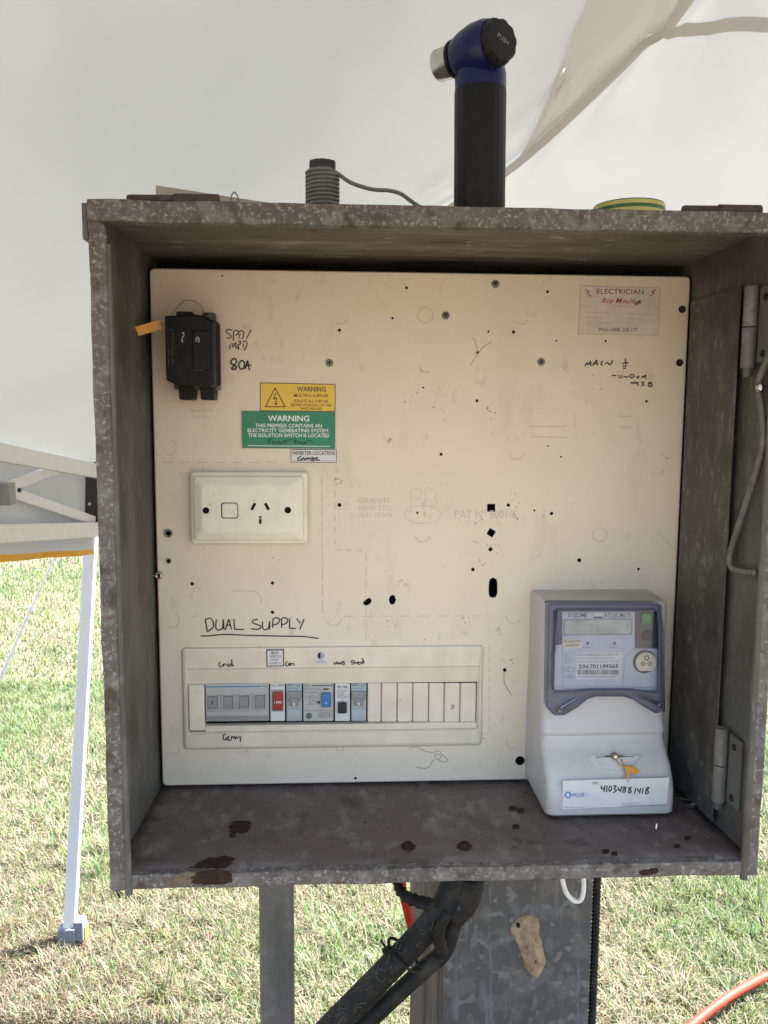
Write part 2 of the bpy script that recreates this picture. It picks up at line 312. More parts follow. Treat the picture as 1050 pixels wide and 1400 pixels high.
def fbm(x, y, s, seed):
    return np.array([noise.fractal(Vector((a*s+seed, b*s-seed, seed*.37)), 1.0, 2.0, 3) for a, b in zip(x, y)])
def grass():
    zones = [(0.6, 2.2, 165000, .026, .062, .0026), (2.0, 4.2, 185000, .026, .066, .0032), (4.0, 8.0, 110000, .025, .07, .0052), (7.5, 17, 85000, .035, .095, .010)]
    P = []; L = []; Wd = []
    for y0, y1, n, l0, l1, w in zones:
        y = y0+(y1-y0)*rng.random(n)**.85
        half = (y+.89)*.56+.5; x = -.04+rng.uniform(-1, 1, n)*half
        P.append(np.stack([x, y], 1)); L.append(rng.uniform(l0, l1, n)); Wd.append(w*rng.uniform(.7, 1.3, n))
    n = 30000; P.append(np.stack([rng.uniform(-6, 6, n), rng.uniform(-5, .6, n)], 1)); L.append(rng.uniform(.03, .09, n)); Wd.append(np.full(n, .005))
    P = np.concatenate(P); L = np.concatenate(L); Wd = np.concatenate(Wd); n = len(P)
    # clumps: pull blades towards tuft centres
    cell = np.floor(P*14); h = np.sin(cell[:, 0]*12.9898+cell[:, 1]*78.233)*43758.5453; h -= np.floor(h); h2 = (h*57.31) % 1
    P = P*.88+((cell+np.stack([h, h2], 1))/14)*.12
    # dryness per cell of a coarse lattice
    gx, gy = np.meshgrid(np.arange(-16, 16, .25), np.arange(-6, 20, .25)); 
    tab = fbm(gx.ravel(), gy.ravel(), .9, 3.7).reshape(gx.shape); tab2 = fbm(gx.ravel(), gy.ravel(), 3.1, 9.2).reshape(gx.shape)
    ix = np.clip(((P[:, 0]+16)/.25), 0, gx.shape[1]-2); iy = np.clip(((P[:, 1]+6)/.25), 0, gx.shape[0]-2)
    i0 = ix.astype(int); j0 = iy.astype(int); fx = ix-i0; fy = iy-j0
    bl = lambda T: T[j0, i0]*(1-fx)*(1-fy)+T[j0, i0+1]*fx*(1-fy)+T[j0+1, i0]*(1-fx)*fy+T[j0+1, i0+1]*fx*fy
    near = np.clip((2.3-P[:, 1])/.9, 0, 1)
    dry = .40+.22*np.clip((-.1-P[:, 0])/1.0, 0, 1)*near+.38*bl(tab)+.34*bl(tab2)+.26*near-.14*np.clip((P[:, 1]-4)/3, 0, 1)+rng.normal(0, .10, n)-.20*np.clip((P[:, 0]-.55)/.5, 0, 1)*near
    isdry = rng.random(n) < np.clip(dry-.17, .06, .95)
    green = np.stack([rng.uniform(.17, .28, n), rng.uniform(.27, .37, n), rng.uniform(.08, .14, n)], 1)
    straw = np.stack([rng.uniform(.36, .48, n), rng.uniform(.31, .41, n), rng.uniform(.21, .29, n)], 1)*rng.uniform(.78, 1.06, (n, 1))
    blu = rng.random(n) < .2; green[blu] = green[blu]*[1.0, 1.0, 1.9]+[.03, .03, .03]
    brown = np.clip((-.05-P[:, 0])/.8, 0, 1)*near; col = np.where(isdry[:, None], straw*.47*(1-brown[:, None]*np.array([.22, .30, .30])), green*.49)
    ang = rng.uniform(0, 2*np.pi, n); lean = np.where(isdry, rng.uniform(.5, 1.5, n), rng.uniform(.15, 1.0, n))
    longs = rng.random(n) < .012; lean[longs] = 1.35; L = L*np.where(longs, 2.0, 1)*np.where(isdry, 1.05, 1)*(.65+.5*h)*np.where(h2 > .9, 1.5, 1)
    dx, dy = np.cos(ang), np.sin(ang); sx, sy = -dy*Wd/2, dx*Wd/2
    hgt = L*np.cos(lean*.9).clip(.12, 1); rch = L*np.sin(lean.clip(0, 1.5))
    V = np.zeros((n, 5, 3)); x, y = P[:, 0], P[:, 1]; z0 = np.where(isdry, rng.uniform(0, .02, n), 0)
    V[:, 0] = np.stack([x-sx, y-sy, z0], 1); V[:, 1] = np.stack([x+sx, y+sy, z0], 1)
    mx_, my_ = x+dx*rch*.38, y+dy*rch*.38; zm = z0+hgt*.62
    V[:, 2] = np.stack([mx_+sx*.8, my_+sy*.8, zm], 1); V[:, 3] = np.stack([mx_-sx*.8, my_-sy*.8, zm], 1)
    V[:, 4] = np.stack([x+dx*rch, y+dy*rch, z0+hgt*np.where(isdry, .85, 1.0)], 1)
    me = bpy.data.meshes.new('grass'); me.vertices.add(n*5); me.vertices.foreach_set('co', V.reshape(-1))
    b5 = (np.arange(n)*5)[:, None]; loops = np.concatenate([b5+[0, 1, 2, 3], b5+[3, 2, 4]], 1).reshape(-1)
    me.loops.add(len(loops)); me.loops.foreach_set('vertex_index', loops.astype(np.int32))
    st = np.stack([np.arange(n)*7, np.arange(n)*7+4], 1).reshape(-1); me.polygons.add(2*n); me.polygons.foreach_set('loop_start', st.astype(np.int32))
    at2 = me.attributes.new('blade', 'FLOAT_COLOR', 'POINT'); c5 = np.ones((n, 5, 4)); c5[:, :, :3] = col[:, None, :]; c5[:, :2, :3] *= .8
    at2.data.foreach_set('color', c5.reshape(-1)); me.update(calc_edges=True); me.validate()
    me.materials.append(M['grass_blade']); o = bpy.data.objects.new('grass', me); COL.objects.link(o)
    tag(o, 'short green and straw coloured lawn grass covering the ground', 'grass', kind='stuff')
grass()

# ------------------------------------------------------------------ gazebo
FOOT = on_z(95, 1295, 0); A = on_y(135, 640, FOOT[1]-.05)
U1 = np.array([-.12, -.993, .135]); U2 = np.array([.993, -.12, 0.02])
A = np.array([A[0], A[1], A[2]]); B = A+2.13*U1; C_ = A+3*U2; D = A+2.13*U1+3*U2
PEAK = np.array([(A+D)[0]/2, (A+D)[1]/2, 2.62])
gz = thing('gazebo', 'white pop-up gazebo canopy on thin metal legs sheltering the switchboard', 'gazebo', (FOOT[0], FOOT[1], 0))
# hip from the rear left corner, bowed as the cloth hangs
hipdir = (PEAK-A); hn = np.array([-hipdir[1], hipdir[0], 0])
hip_pts = [A]+[on_plane(x, y, A, hn) for x, y in ((330, 470), (590, 290), (690, 226), (800, 128), (885, 45), (932, 0))]+[PEAK]
hipS = smooth_path(hip_pts, 8); hl = [0]
for i in range(1, len(hipS)): hl.append(hl[-1]+math.hypot(hipS[i].x-hipS[i-1].x, hipS[i].y-hipS[i-1].y))
def hipA(v):
    s = v*hl[-1]; i = min(max(int(np.searchsorted(hl, s)), 1), len(hl)-1); t = (s-hl[i-1])/max(hl[i]-hl[i-1], 1e-9)
    return np.array(hipS[i-1].lerp(hipS[i], t))
def sagline(P0, v):                        # other hips, same bow
    q = P0+(PEAK-P0)*v; return q+np.array([0, 0, -.10*math.sin(math.pi*v)])
def face(h1, h2, u, v, seed, wr=.018):
    p = h1(v)*(1-u)+h2(v)*u; nrm = np.array([0, 0, 1.])
    d = .05*math.sin(math.pi*u)*math.sin(math.pi*v)
    d += wr*noise.noise(Vector((u*5+seed, v*3.1, seed)))*min(1, u*6)*min(1, (1-u)*6)
    # folds running down from the hip
    d += .0065*math.sin((v*1.0+u*.55)*78+3*noise.noise(Vector((u*8, v*8, seed))))*math.exp(-u*7)*min(1, u*14)*min(1, v*4)
    return p-nrm*d
hB = lambda v: sagline(B, v); hC = lambda v: sagline(C_, v); hD = lambda v: sagline(D, v)
faces_ = [(hipA, hB, 1.3), (hipA, hC, 4.7), (hB, hD, 8.1), (hC, hD, 11.9)]
NU, NV = 64, 60
for fi, (h1, h2, sd) in enumerate(faces_):
    vv = [face(h1, h2, (i/NU)**1.5, j/NV*.999, sd) for j in range(NV+1) for i in range(NU+1)]
    ff = [(j*(NU+1)+i, j*(NU+1)+i+1, (j+1)*(NU+1)+i+1, (j+1)*(NU+1)+i) for j in range(NV) for i in range(NU)]
    obj('canopy_panel', vv, ff, 'canopy_cloth', gz, True)
def strip(name, curve_l, curve_m, curve_r, n, mat, parent, drop=.006):
    vv = []
    for k in range(n+1):
        for c in (curve_l, curve_m, curve_r): vv.append(c(k/n)-np.array([0, 0, drop]))
    return obj(name, vv, [(k*3+i, k*3+i+1, k*3+i+4, k*3+i+3) for k in range(n) for i in range(2)], mat, parent, True)
hw = .0095
wu = lambda fi, v, w: w/max(.12, float(np.linalg.norm(faces_[fi][0](v)-faces_[fi][1](v))))
def edge_pt(fi, v, w):
    a = faces_[fi][0](v); d = faces_[fi][1](v)-a; return a+d/np.linalg.norm(d)*w
strip('hip_seam', lambda v: edge_pt(0, v*.985, .016)-np.array([0, 0, .004]), lambda v: hipA(v*.985)-np.array([0, 0, .006]), lambda v: edge_pt(1, v*.985, .022), 60, 'seam_cloth', gz, .011)
for h in (hB, hC, hD):
    sid = np.array([.018, .018 if h is not hD else -.018, 0]) 
    strip('hip_seam', lambda v: h(v*.99)-sid, lambda v: h(v*.99)-np.array([0, 0, .01]), lambda v: h(v*.99)+sid, 40, 'seam_cloth', gz, .012)
def uv_for(fi, px, py):                     # where a sight line meets a canopy face
    h1, h2, sd = faces_[fi]; cu, cv, du_, dv_ = .5, .5, .5, .49
    for it in range(7):
        best = None
        for a in np.linspace(-1, 1, 9):
            for b in np.linspace(-1, 1, 9):
                u_, v_ = min(1, max(0, cu+a*du_)), min(.995, max(0.0, cv+b*dv_)); d = face(h1, h2, u_, v_, sd)-CAM; w = d @ FX
                if w < .05: continue
                e = (525+F*(d @ RX)/w-px)**2+(700-F*(d @ UX)/w-py)**2
                if best is None or e < best[0]: best = (e, u_, v_)
        _, cu, cv = best; du_ *= .35; dv_ *= .35
    return cu, cv
U = [uv_for(1, x, y) for x, y in ((893, 42), (930, 37), (980, 33), (1045, 31), (1120, 30))]
us = [u_ for u_, _ in U]; vsl = [v_ for _, v_ in U]; pass
def cs(s_, off):
    x_ = us[0]+(us[-1]-us[0])*s_; return face(*faces_[1][:2], x_, float(np.interp(x_, us, vsl))+off, 4.7)
strip('cross_seam', lambda s_: cs(s_, -.006), lambda s_: cs(s_, 0), lambda s_: cs(s_, .006), 30, 'seam_cloth', gz, .004)
# doubled cloth beside the hip
ed = [uv_for(0, x, y) for x, y in ((712, 212), (730, 170), (752, 120), (775, 65), (800, 0))]; pass
ed.sort(key=lambda q: q[1]); ev = [q[1] for q in ed]; eu = [q[0] for q in ed]
ev.append(.97); eu.append(eu[-1]+(eu[-1]-eu[-2])/(ev[-2]-ev[-3])*(.97-ev[-2]))
vv = []
for k in range(31):
    v = ev[0]+(.97-ev[0])*k/30; wd = min(.53, float(np.interp(v, ev, eu)))
    for i in range(9): vv.append(face(*faces_[0][:2], .004+max(.001, wd-.004)*i/8, v, 1.3)-np.array([0, 0, .006]))
obj('corner_lining', vv, [(k*9+i, k*9+i+1, (k+1)*9+i+1, (k+1)*9+i) for k in range(30) for i in range(8)], 'lining_cloth', gz, True)
def valance(P, Q, hang, hang2, seed, out):
    n = 60; vv = []
    for k in range(n+1):
        t = k/n; p = P+(Q-P)*t
        for j in range(5):
            s = j/4; wv = .012*s*math.sin(t*37+seed+2*math.sin(t*9))
            vv.append(p+np.array(out)*(.003+wv+.012*s)+np.array([0, 0, .03-(hang+(hang2-hang)*t+.03)*s]))
    f = [(k*5+j, k*5+j+1, (k+1)*5+j+1, (k+1)*5+j) for k in range(n) for j in range(4)]
    va = obj('valance', vv, f, 'valance_cloth', gz, True)
    mb = []
    for k in range(n+1):
        q = np.array(vv[k*5+4]); mb += [q+np.array(out)*(-.002), q+np.array(out)*(-.002)-np.array([0, 0, .016])]
    obj('hem', mb, [(2*k, 2*k+1, 2*k+3, 2*k+2) for k in range(n)], 'hem_orange', va, True)
valance(A, B, .235, .235, 1, (-.99, .12, 0)); valance(A, C_, .235, .235, 2, (.12, .99, 0)); valance(C_, D, .235, .235, 4, (.99, -.12, 0))
def leg(top, foot, seed):
    mb = MB().bar(foot+np.array([0, 0, .03]), top, .036, .036, (1, 0.15, 0)); lg = mb.build('leg', 'leg_white', gz); soft(lg, .004)
    f = foot
    ft = MB().box(f[0]-.026, f[0]+.026, f[1]-.026, f[1]+.026, 0.0, .075).box(f[0]+.02, f[0]+.05, f[1]-.02, f[1]+.02, .03, .095)
    soft(ft.build('foot', 'foot_grey', lg), .004)
    soft(MB().box(f[0]+.046, f[0]+.056, f[1]-.014, f[1]+.014, .005, .075).build('foot_clip', 'hem_orange', lg), .002)
top = on_y(131, 700, FOOT[1]); leg(top+np.array([0, 0, .12]), FOOT, 1)
for P in (B, C_, D): leg(P+np.array([0, 0, -.03]), np.array([P[0]*1.04, P[1]*1.04, 0]), 2)
PN = np.array([.993, -.12, 0])
def tp(px, py): return on_plane(px, py, A, PN)
u0, u1_, l0, l1 = tp(0, 622), tp(137, 648), tp(0, 729), tp(140, 723)
du = (u0-u1_); dl = (l0-l1); inn = np.array([.03, 0, 0])
soft(MB().bar(u1_-du*.02+inn, u1_+du*5.2+inn, .018, .040).build('eave_bar', 'tent_paint', gz), .003)
soft(MB().bar(l1-dl*.02+inn, l1+dl*5.2+inn, .018, .041).build('truss_bar', 'tent_paint', gz), .003)
mA, mB_, mC = tp(6, 667), tp(78, 640), tp(122, 712)
for k in range(4):
    sh = du*(k*1.25)
    soft(MB().bar(mA+sh, mB_+sh, .014, .026).build('truss_strut', 'tent_paint', gz), .003)
    soft(MB().bar(mA+sh+np.array([.012, 0, -.01]), mC+sh+np.array([.012, 0, 0]), .014, .026).build('truss_strut', 'tent_paint', gz), .003)
    jt = mA+sh; br = MB().box(jt[0]-.012, jt[0]+.03, jt[1]-.05, jt[1]-.012, jt[2]-.035, jt[2]+.014); o = soft(br.build('truss_joint', 'breaker_mid', gz), .003)
    MB().lathe(jt+np.array([.03, 0, -.005]), (1, 0, 0), [(0, .005), (.006, .005)], 10).build('rivet', 'bracket_black', o)
cb = tp(133, 672); o = soft(MB().box(cb[0]-.02, cb[0]+.05, cb[1]-.06, cb[1]+.02, 1.345, 1.545).build('corner_bracket', 'bracket_black', gz), .005)
for zz in (1.485, 1.405): MB().lathe((cb[0]-.004, cb[1]-.06, zz), (0, -1, 0), [(0, .006), (.004, .005)], 10).build('rivet', 'bright_steel', o)
S = on_y(84, 742, 1.68); E = on_y(0, 925, 2.0); E2 = S+(E-S)*(S[2]/(S[2]-E[2]))
kn = S+(E-S)*.46
tag(MB().tube([S, kn-(E-S)*.01, E2], [.004, .0042, .0042], 8).tube([kn-(E-S)*.03, kn, kn+(E-S)*.03], [.004, .010, .005], 8).tube([kn+(E-S)*.02, kn+(E-S)*.2, kn+(E-S)*.5+np.array([.008, 0, 0]), E2], .005, 8).build('guy_rope', 'rope_white'), 'white guy rope slanting to the lawn beside the gazebo leg', 'rope')

# ------------------------------------------------------------------ switchboard box
ZT = Z0+BH; YF = -BD; YB = .105
sb = thing('switchboard_box', 'open weathered galvanised steel switchboard box with flaking rusty front edges', 'metal box', (0, 0, Z0-.02))
T = .0016
obj_ = lambda mb, n, m, w=.0008: soft(mb.build(n, m, sb), w)
obj_(MB().box(-BW, BW, YB-T, YB, Z0, ZT), 'back_sheet', 'inner_zinc')
obj_(MB().box(-BW-T, -BW, YF+.003, YB, Z0-.003, ZT), 'side_sheet', 'inner_zinc')
obj_(MB().box(BW, BW+T, YF+.003, YB, Z0-.003, ZT), 'side_sheet', 'inner_zinc')
FS = .0576; FN = (0, FS, 1)
fl = MB()
nx, ny = 40, 16
for j in range(ny+1):
    for i in range(nx+1):
        x = -BW-.001+(2*BW+.002)*i/nx; y = YF+.003+(YB-YF-.003)*j/ny
        fl.v.append((x, y, Z0-.0012-FS*min(y, 0)+.0016*noise.noise(Vector((x*9, y*9, 2)))))
fl.f = [(j*(nx+1)+i, j*(nx+1)+i+1, (j+1)*(nx+1)+i+1, (j+1)*(nx+1)+i) for j in range(ny) for i in range(nx)]; fl.m = [0]*len(fl.f)
fo = fl.build('floor_sheet', 'primer_floor', sb, True)
m = fo.modifiers.new('solid', 'SOLIDIFY'); m.thickness = .0016; m.offset = -1
obj_(MB().box(-BW-.004, BW+.004, YF+.004, YB+.006, ZT, ZT+T*1.3), 'top_sheet', 'roof_zinc')
# front lips: folded edges with a slightly wavy line
def lip(name, a, b, c, d, y0, y1, mat, n=60, amp=.0006, seed=0, axis=0):
    """strip between lines a-b (outer) and c-d (inner), thickness y0..y1"""
    a, b, c, d = map(np.array, (a, b, c, d)); mb = MB(); L = []
    for k in range(n+1):
        t = k/n; p = a+(b-a)*t; q = c+(d-c)*t; w = amp*noise.noise(Vector((t*14, seed, 0)))*2
        e = np.array([0, w]) if axis == 0 else np.array([w, 0]); p = p+e; q = q+e
        wy = .0008*noise.noise(Vector((t*9, seed, 5)))
        L.append([(p[0], y0+wy, p[1]), (q[0], y0+wy, q[1]), (q[0], y1+wy, q[1]), (p[0], y1+wy, p[1])])
    return soft(mb.loft(L).build(name, mat, sb), .0014, 2)
lh = .0165
lip('top_lip', (-BW-.001, ZT+.0035), (BW+.004, ZT+.0035), (-BW-.001, ZT-lh+.003), (BW+.004, ZT-lh+.003), YF-.006, YF+.006, 'flaky_zinc', seed=1)
lip('bottom_lip', (-BW, Z0+.0105), (BW, Z0+.0105), (-BW, Z0-.0030), (BW, Z0-.0030), YF-.002, YF+.008, 'flaky_zinc', seed=2)
lip('left_flange', (-BW-.0016, Z0-.004), (-BW-.0016, ZT+.0015), (-BW+.0125, Z0-.004), (-BW+.0125, ZT-lh), YF-.0022, YF+.003, 'flaky_zinc', seed=3, axis=1)
lip('right_flange', (BW+.004, Z0-.004), (BW+.004, ZT-lh-.001), (BW-.0075, Z0-.004), (BW-.0075, ZT-lh-.001), YF-.0022, YF+.003, 'flaky_zinc', seed=4, axis=1)
obj_(MB().tube([(-BW+.0145, YF-.001, Z0-.0075), (-BW+.0145, YF-.001, Z0+.06), (-BW+.0135, YF+.001, ZT-.03)], [.0034, .0030, .0022], 10), 'edge_bead', 'inner_zinc', .0005)
obj_(MB().tube([(BW-.0085, YF-.001, Z0-.0072), (BW-.0085, YF-.001, Z0+.09), (BW-.008, YF+.001, ZT-.05)], [.0036, .0034, .0022], 10), 'edge_bead', 'inner_zinc', .0005)
obj_(MB().box(-BW-.0062, -BW-.0018, YF-.0015, YF+.05, ZT-.027, ZT+.0015), 'drip_cap', 'grey_paint')
# hinge pins on the top edge
for (xa, xb, xc, py) in ((174, 237, 300, 273), (933, 981, 1040, 287.5)):
    a, b, c = on_y(xa, py, YF), on_y(xb, py+.6, YF), on_y(xc, py+1.5, YF); hz = np.array([0, 0, .0005])
    h = MB().tube([a+hz, a+(b-a)*.06+hz, b+(c-b)*.1+hz], [.0028, .0036, .0037], 12).build('hinge_pin', 'hinge_iron', sb, 'auto')
    MB().tube([b+hz, b+(c-b)*.02+hz, b+(c-b)*.97+hz, c+hz], [.0040, .0047, .0047, .004], 12).build('hinge_knuckle', 'hinge_iron', h, 'auto')
# rusted-through patches and grime with shapes of their own
def blotch(name, pts, place, mat, parent, lift, thick=.0004):
    P = [Vector((*p, 0)) for p in pts]; P = [P[-1]]+P+P[:2]; sp_ = smooth_path(P, 7)[7:-7]; loop = []
    size = max(max(p[0] for p in pts)-min(p[0] for p in pts), 4)
    for k, q in enumerate(sp_):
        w = Vector((noise.noise(Vector((q.x*.35, q.y*.35, 3)))+.6*noise.noise(Vector((q.x*1.1, q.y*1.1, 7))), noise.noise(Vector((q.x*.35, q.y*.35, 9)))+.6*noise.noise(Vector((q.x*1.1, q.y*1.1, 1)))))
        loop.append(place(q.x+w.x*size*.10, q.y+w.y*size*.06))
    L0 = [np.array(p)+lift for p in loop]; L1 = [np.array(p)+lift*.05 for p in loop]
    return MB().loft([L1, L0], False, True).build(name, mat, parent)
up = np.array([0, 0, .0011]); fz = lambda a, b: on_plane(a, b, (0, 0, Z0-.0012), FN); fy = lambda a, b: on_y(a, b, YF-.002)
blotch('rust_patch', [(318, 1125), (342, 1124), (338, 1137), (316, 1138)], fz, 'rust', sb, up)
blotch('rust_patch', [(270, 1181), (286, 1174), (318, 1173), (314, 1184), (300, 1189), (262, 1189)], fz, 'rust', sb, up)
blotch('rust_patch', [(266, 1194), (306, 1190), (316, 1197), (312, 1206), (268, 1208)], fy, 'rust', sb, np.array([0, -.0012, 0]))
blotch('rust_patch', [(242, 1195), (266, 1192), (270, 1207), (238, 1208)], fy, 'pale_rust', sb, np.array([0, -.0010, 0]))
blotch('rust_patch', [(876, 1191), (896, 1187), (898, 1193), (878, 1196)], fy, 'rust', sb, np.array([0, -.0012, 0]))
for a, b in ((700, 1106), (712, 1109), (752, 1101), (828, 1165), (840, 1168), (940, 1147), (925, 1158), (318, 1143), (705, 1131)):
    blotch('rust_speck', [(a-4, b-2), (a+3, b-2.5), (a+4, b+1.5), (a-3, b+2)], fz, 'rust', sb, up)
blotch('pale_patch', [(424, 311), (434, 309), (436, 315), (426, 317)], lambda a, b: on_y(a, b, YF-.006) if b < 306 else on_z(a, b, ZT), 'pale_rust', sb, np.array([0, 0, -.0006]))
for a, b in ((558, 1157), (635, 1157)):
    p = on_plane(a, b, (0, 0, Z0), FN); MB().lathe(p-np.array([0, 0, .001]), (0, 0, 1), [(0, .007), (.0015, .007), (.002, .0045), (.0045, .004)], 10).build('floor_bolt', 'rust', sb, 'auto')
p = on_plane(897, 1133, (0, 0, Z0), FN); MB().tube([p, p+np.array([.0008, .001, .0048])], .0016, 8).build('bolt_stub', 'bright_steel', sb, 'auto')
# hinged plate and fittings on the right wall
XW = BW; xp = XW-.0065
def wall(px, py, x): return on_x(px, py, x)
pt, pb = wall(1012, 400, xp), wall(984, 1000, xp)
y0w = (pt[1]+pb[1])/2
obj_(MB().box(xp-.0015, xp, y0w, -.014, Z0+.012, pt[2]+.006), 'wall_plate', 'plate_zinc')
def hinge(pxk, pt_, pb_, up_):
    k0, k1 = wall(pxk, pt_, xp-.003), wall(pxk, pb_, xp-.003); yk = (k0[1]+k1[1])/2-.002; zm = (k0[2]+k1[2])/2
    h = MB().tube([(xp-.001, yk, zm+.0006), (xp-.001, yk, k0[2])], .0065, 12).build('hinge_knuckle', 'post_zinc', sb, 'auto')
    MB().tube([(xp-.001, yk, k1[2]), (xp-.001, yk, zm-.0006)], .0065, 12).build('lower_knuckle', 'post_zinc', h, 'auto')
    MB().tube([(xp-.001, yk, k1[2]-.008), (xp-.001, yk, k1[2]+.002)], .0042, 10).build('pin', 'grey_paint', h, 'auto')
    lf = soft(MB().box(XW-.004, XW-.0005, yk-.030, yk-.0075, k1[2]+.004, k0[2]-.002).build('hinge_leaf', 'grey_paint', sb), .0008)
    for q in (.16, .84):
        MB().lathe((XW-.004, yk-.019, k1[2]+(k0[2]-k1[2])*q), (-1, 0, 0), [(0, .0035), (.0012, .003)], 10).build('screw', 'hole_dark' if up_ else 'rust', lf)
hinge(1021, 393, 503, True); hinge(981, 992, 1096, False)
i0, i1 = wall(948, 412, xp+.002), wall(945, 512, xp+.002)
obj_(MB().tube([(xp-.005, .035, i1[2]), (xp-.005, .035, (i0[2]+i1[2])/2-.0006)], .005, 10).tube([(xp-.005, .035, (i0[2]+i1[2])/2+.0006), (xp-.005, .035, i0[2])], .005, 10), 'panel_hinge', 'inner_zinc', .0004)
i0, i1 = wall(914, 945, xp+.002), wall(910, 1030, xp+.002)
obj_(MB().tube([(xp-.005, .035, i1[2]), (xp-.005, .035, i0[2])], .005, 10), 'panel_hinge', 'inner_zinc', .0004)
rod = [wall(a, b, XW-.008) for a, b in ((1064, 470), (1050, 494), (1040, 515), (1038, 535), (1042, 563), (1044, 602), (1036, 640), (1020, 690), (1002, 745), (998, 762), (1000, 774), (1008, 780), (1020, 782), (1034, 783))]
st = MB().tube(smooth_path(rod, 4), .0034, 8).build('door_stay', 'stay_rod', sb, True)
p = wall(1041, 530, XW-.009); MB().lathe(p, (-1, -.3, 0), [(0, .0045), (.003, .004), (.005, .002)], 10).build('stay_glint', 'bright_steel', st)  # bright stud added as the sunlit glint on the stay rod
# fallen straw by the meter and a weed root under the left corner
fz2 = lambda a, b, z: on_plane(a, b, (0, 0, Z0+z), FN)
tag(MB().tube([fz2(926, 1091, .004), fz2(945, 1094, .006), fz2(958, 1093, .003)], .0007, 5).tube([fz2(938, 1101, .002), fz2(952, 1098, .008), fz2(967, 1089, .010)], .0009, 5).tube([fz2(943, 1103, .002), fz2(955, 1099, .005), fz2(966, 1090, .008)], .0007, 5).build('straw_wisp', 'straw'), 'few dry straw blades lying on the box floor beside the meter', 'straw')
for k in range(1):
    tag(MB().tube([on_y(159, 1212, YF+.004), on_y(160, 1219, YF+.003), on_y(164, 1228, YF)], .0010, 5).tube([on_y(160, 1213, YF+.004), on_y(164, 1220, YF), on_y(169, 1223, YF)], .0006, 5).tube([on_y(161, 1214, YF+.004), on_y(167, 1217, YF)], .0006, 5).build('dead_root', 'black_plastic'), 'tiny dark dead root hanging under the lower left box corner', 'root')

# ------------------------------------------------------------------ mounting panel
mp = thing('mounting_panel', 'cream mounting panel with drilled holes, screws and marker writing inside the box', 'panel', (0, 0, Z0+.003))
px0, px1, pz0, pz1 = -.2850, .2852, Z0+.0032, Z0+.5617
board = MB().loft([at(rr(px0, px1, pz0, pz1, .005, 4), .007), at(rr(px0, px1, pz0, pz1, .005, 4), .0012), at(rr(px0+.0012, px1-.0012, pz0+.0012, pz1-.0012, .0045, 4), 0)]).build('board', 'panel', mp)
holes = [(555.7, 393.4, 2), (748.6, 399, 2), (536.6, 435, 1.7), (667.7, 453.4, 1.6), (702, 454, 2.3), (760.6, 466, 1.3), (652.9, 482, 2), (578.6, 530, 1.4), (652, 548, 2.1), (464, 451.4, 2.2), (884, 548.6, 1.9),
         (695, 690.6, 2.4), (754, 702, 2.4), (730.6, 698, 1.4), (670.6, 751, 3), (792, 766, 3), (873, 778, 2), (767, 624.6, 1.3), (749.4, 610, 1.2), (230, 729, 3.6), (230.5, 767, 3), (262.7, 798, 2.6), (372.5, 797, 2.4),
         (372.5, 837, 2.4), (464, 690.4, 2.8), (646.5, 778.6, 2.6), (570.5, 701, 1.8), (603, 621, 2.2), (690, 916, 2.7), (486, 1064, 2), (711, 1040, 7), (828, 466, 1.6), (304, 377, 1.2)]
cm = MB()
for a, b, r in holes: cm.prism(disc(a, b, 0, r, 10), -.01, .02)
pp = lambda L: [(on_y(a, b)[0], on_y(a, b)[2]) for a, b in L]
cm.prism(pp([(666, 689), (677, 689), (677, 699.5), (666, 699.5)]), -.01, .02)
cm.prism(pp([(670, 721.5), (678, 727), (673, 735), (665, 730)]), -.01, .02)
cm.prism(pp([(668, 800), (669.5, 792), (674, 789.5), (679, 792), (680, 797), (680, 811), (678, 816), (674, 817.5), (669.5, 816), (668, 811)]), -.01, .02)
cm.prism(pp([(496, 824), (500, 819.5), (505, 817), (508, 820), (507.5, 824), (503, 827.5), (499, 827.5), (496.5, 825.5)]), -.01, .02)
cm.prism(pp([(531.5, 820), (533, 815.5), (536.5, 813), (540, 815), (541.5, 820), (540, 824.5), (536.5, 827), (533, 825)]), -.01, .02)
sx0, sx1, sz0, sz1 = rect(258.5, 934, 651.5, 997.5, 0); cm.box(sx0, sx1, -.01, .02, sz0, sz1)
cut(board, cm, 'hole_dark')
# screws
def screw(px, py, r=5.3, tilt=.4, y=0.0, mat='steel_screw', parent=mp):
    c = on_y(px, py, y); R = r*(y-CAM[1])/F
    s = MB().lathe((c[0], y, c[2]), (0, -1, 0), [(-.002, R), (.0006, R), (.0014, R*.85), (.0016, R*.55), (.0013, R*.45)], 16).build('screw', mat, parent, 'auto')
    d = Vector((math.cos(tilt), 0, math.sin(tilt)))*R*.6; e = Vector((-d.z, 0, d.x)); q = Vector((c[0], y-.0015, c[2]))
    MB().bar(q-d, q+d, R*.26, .0008, (0, 1, 0)).bar(q-e, q+e, R*.26, .0009, (0, 1, 0)).build('screw_slot', 'hole_dark', s)
for a, b, tl in ((609.3, 431.5, .8), (677.3, 388.5, .3), (450.3, 496.3, .1), (739.8, 494.8, .6)): screw(a, b, 5.3, tl)
for a, b in ((932.5, 423), (929, 496)): screw(a, b, 5.0, .2, 0, 'rust')
screw(217, 787, 5.6, .9, -.004, 'bright_steel')
c0 = on_y(217, 787, -.004); MB().tube([(c0[0]-.012, -.0035, c0[2]), (c0[0], -.003, c0[2])], .0016, 8).build('screw_shank', 'bright_steel', mp)
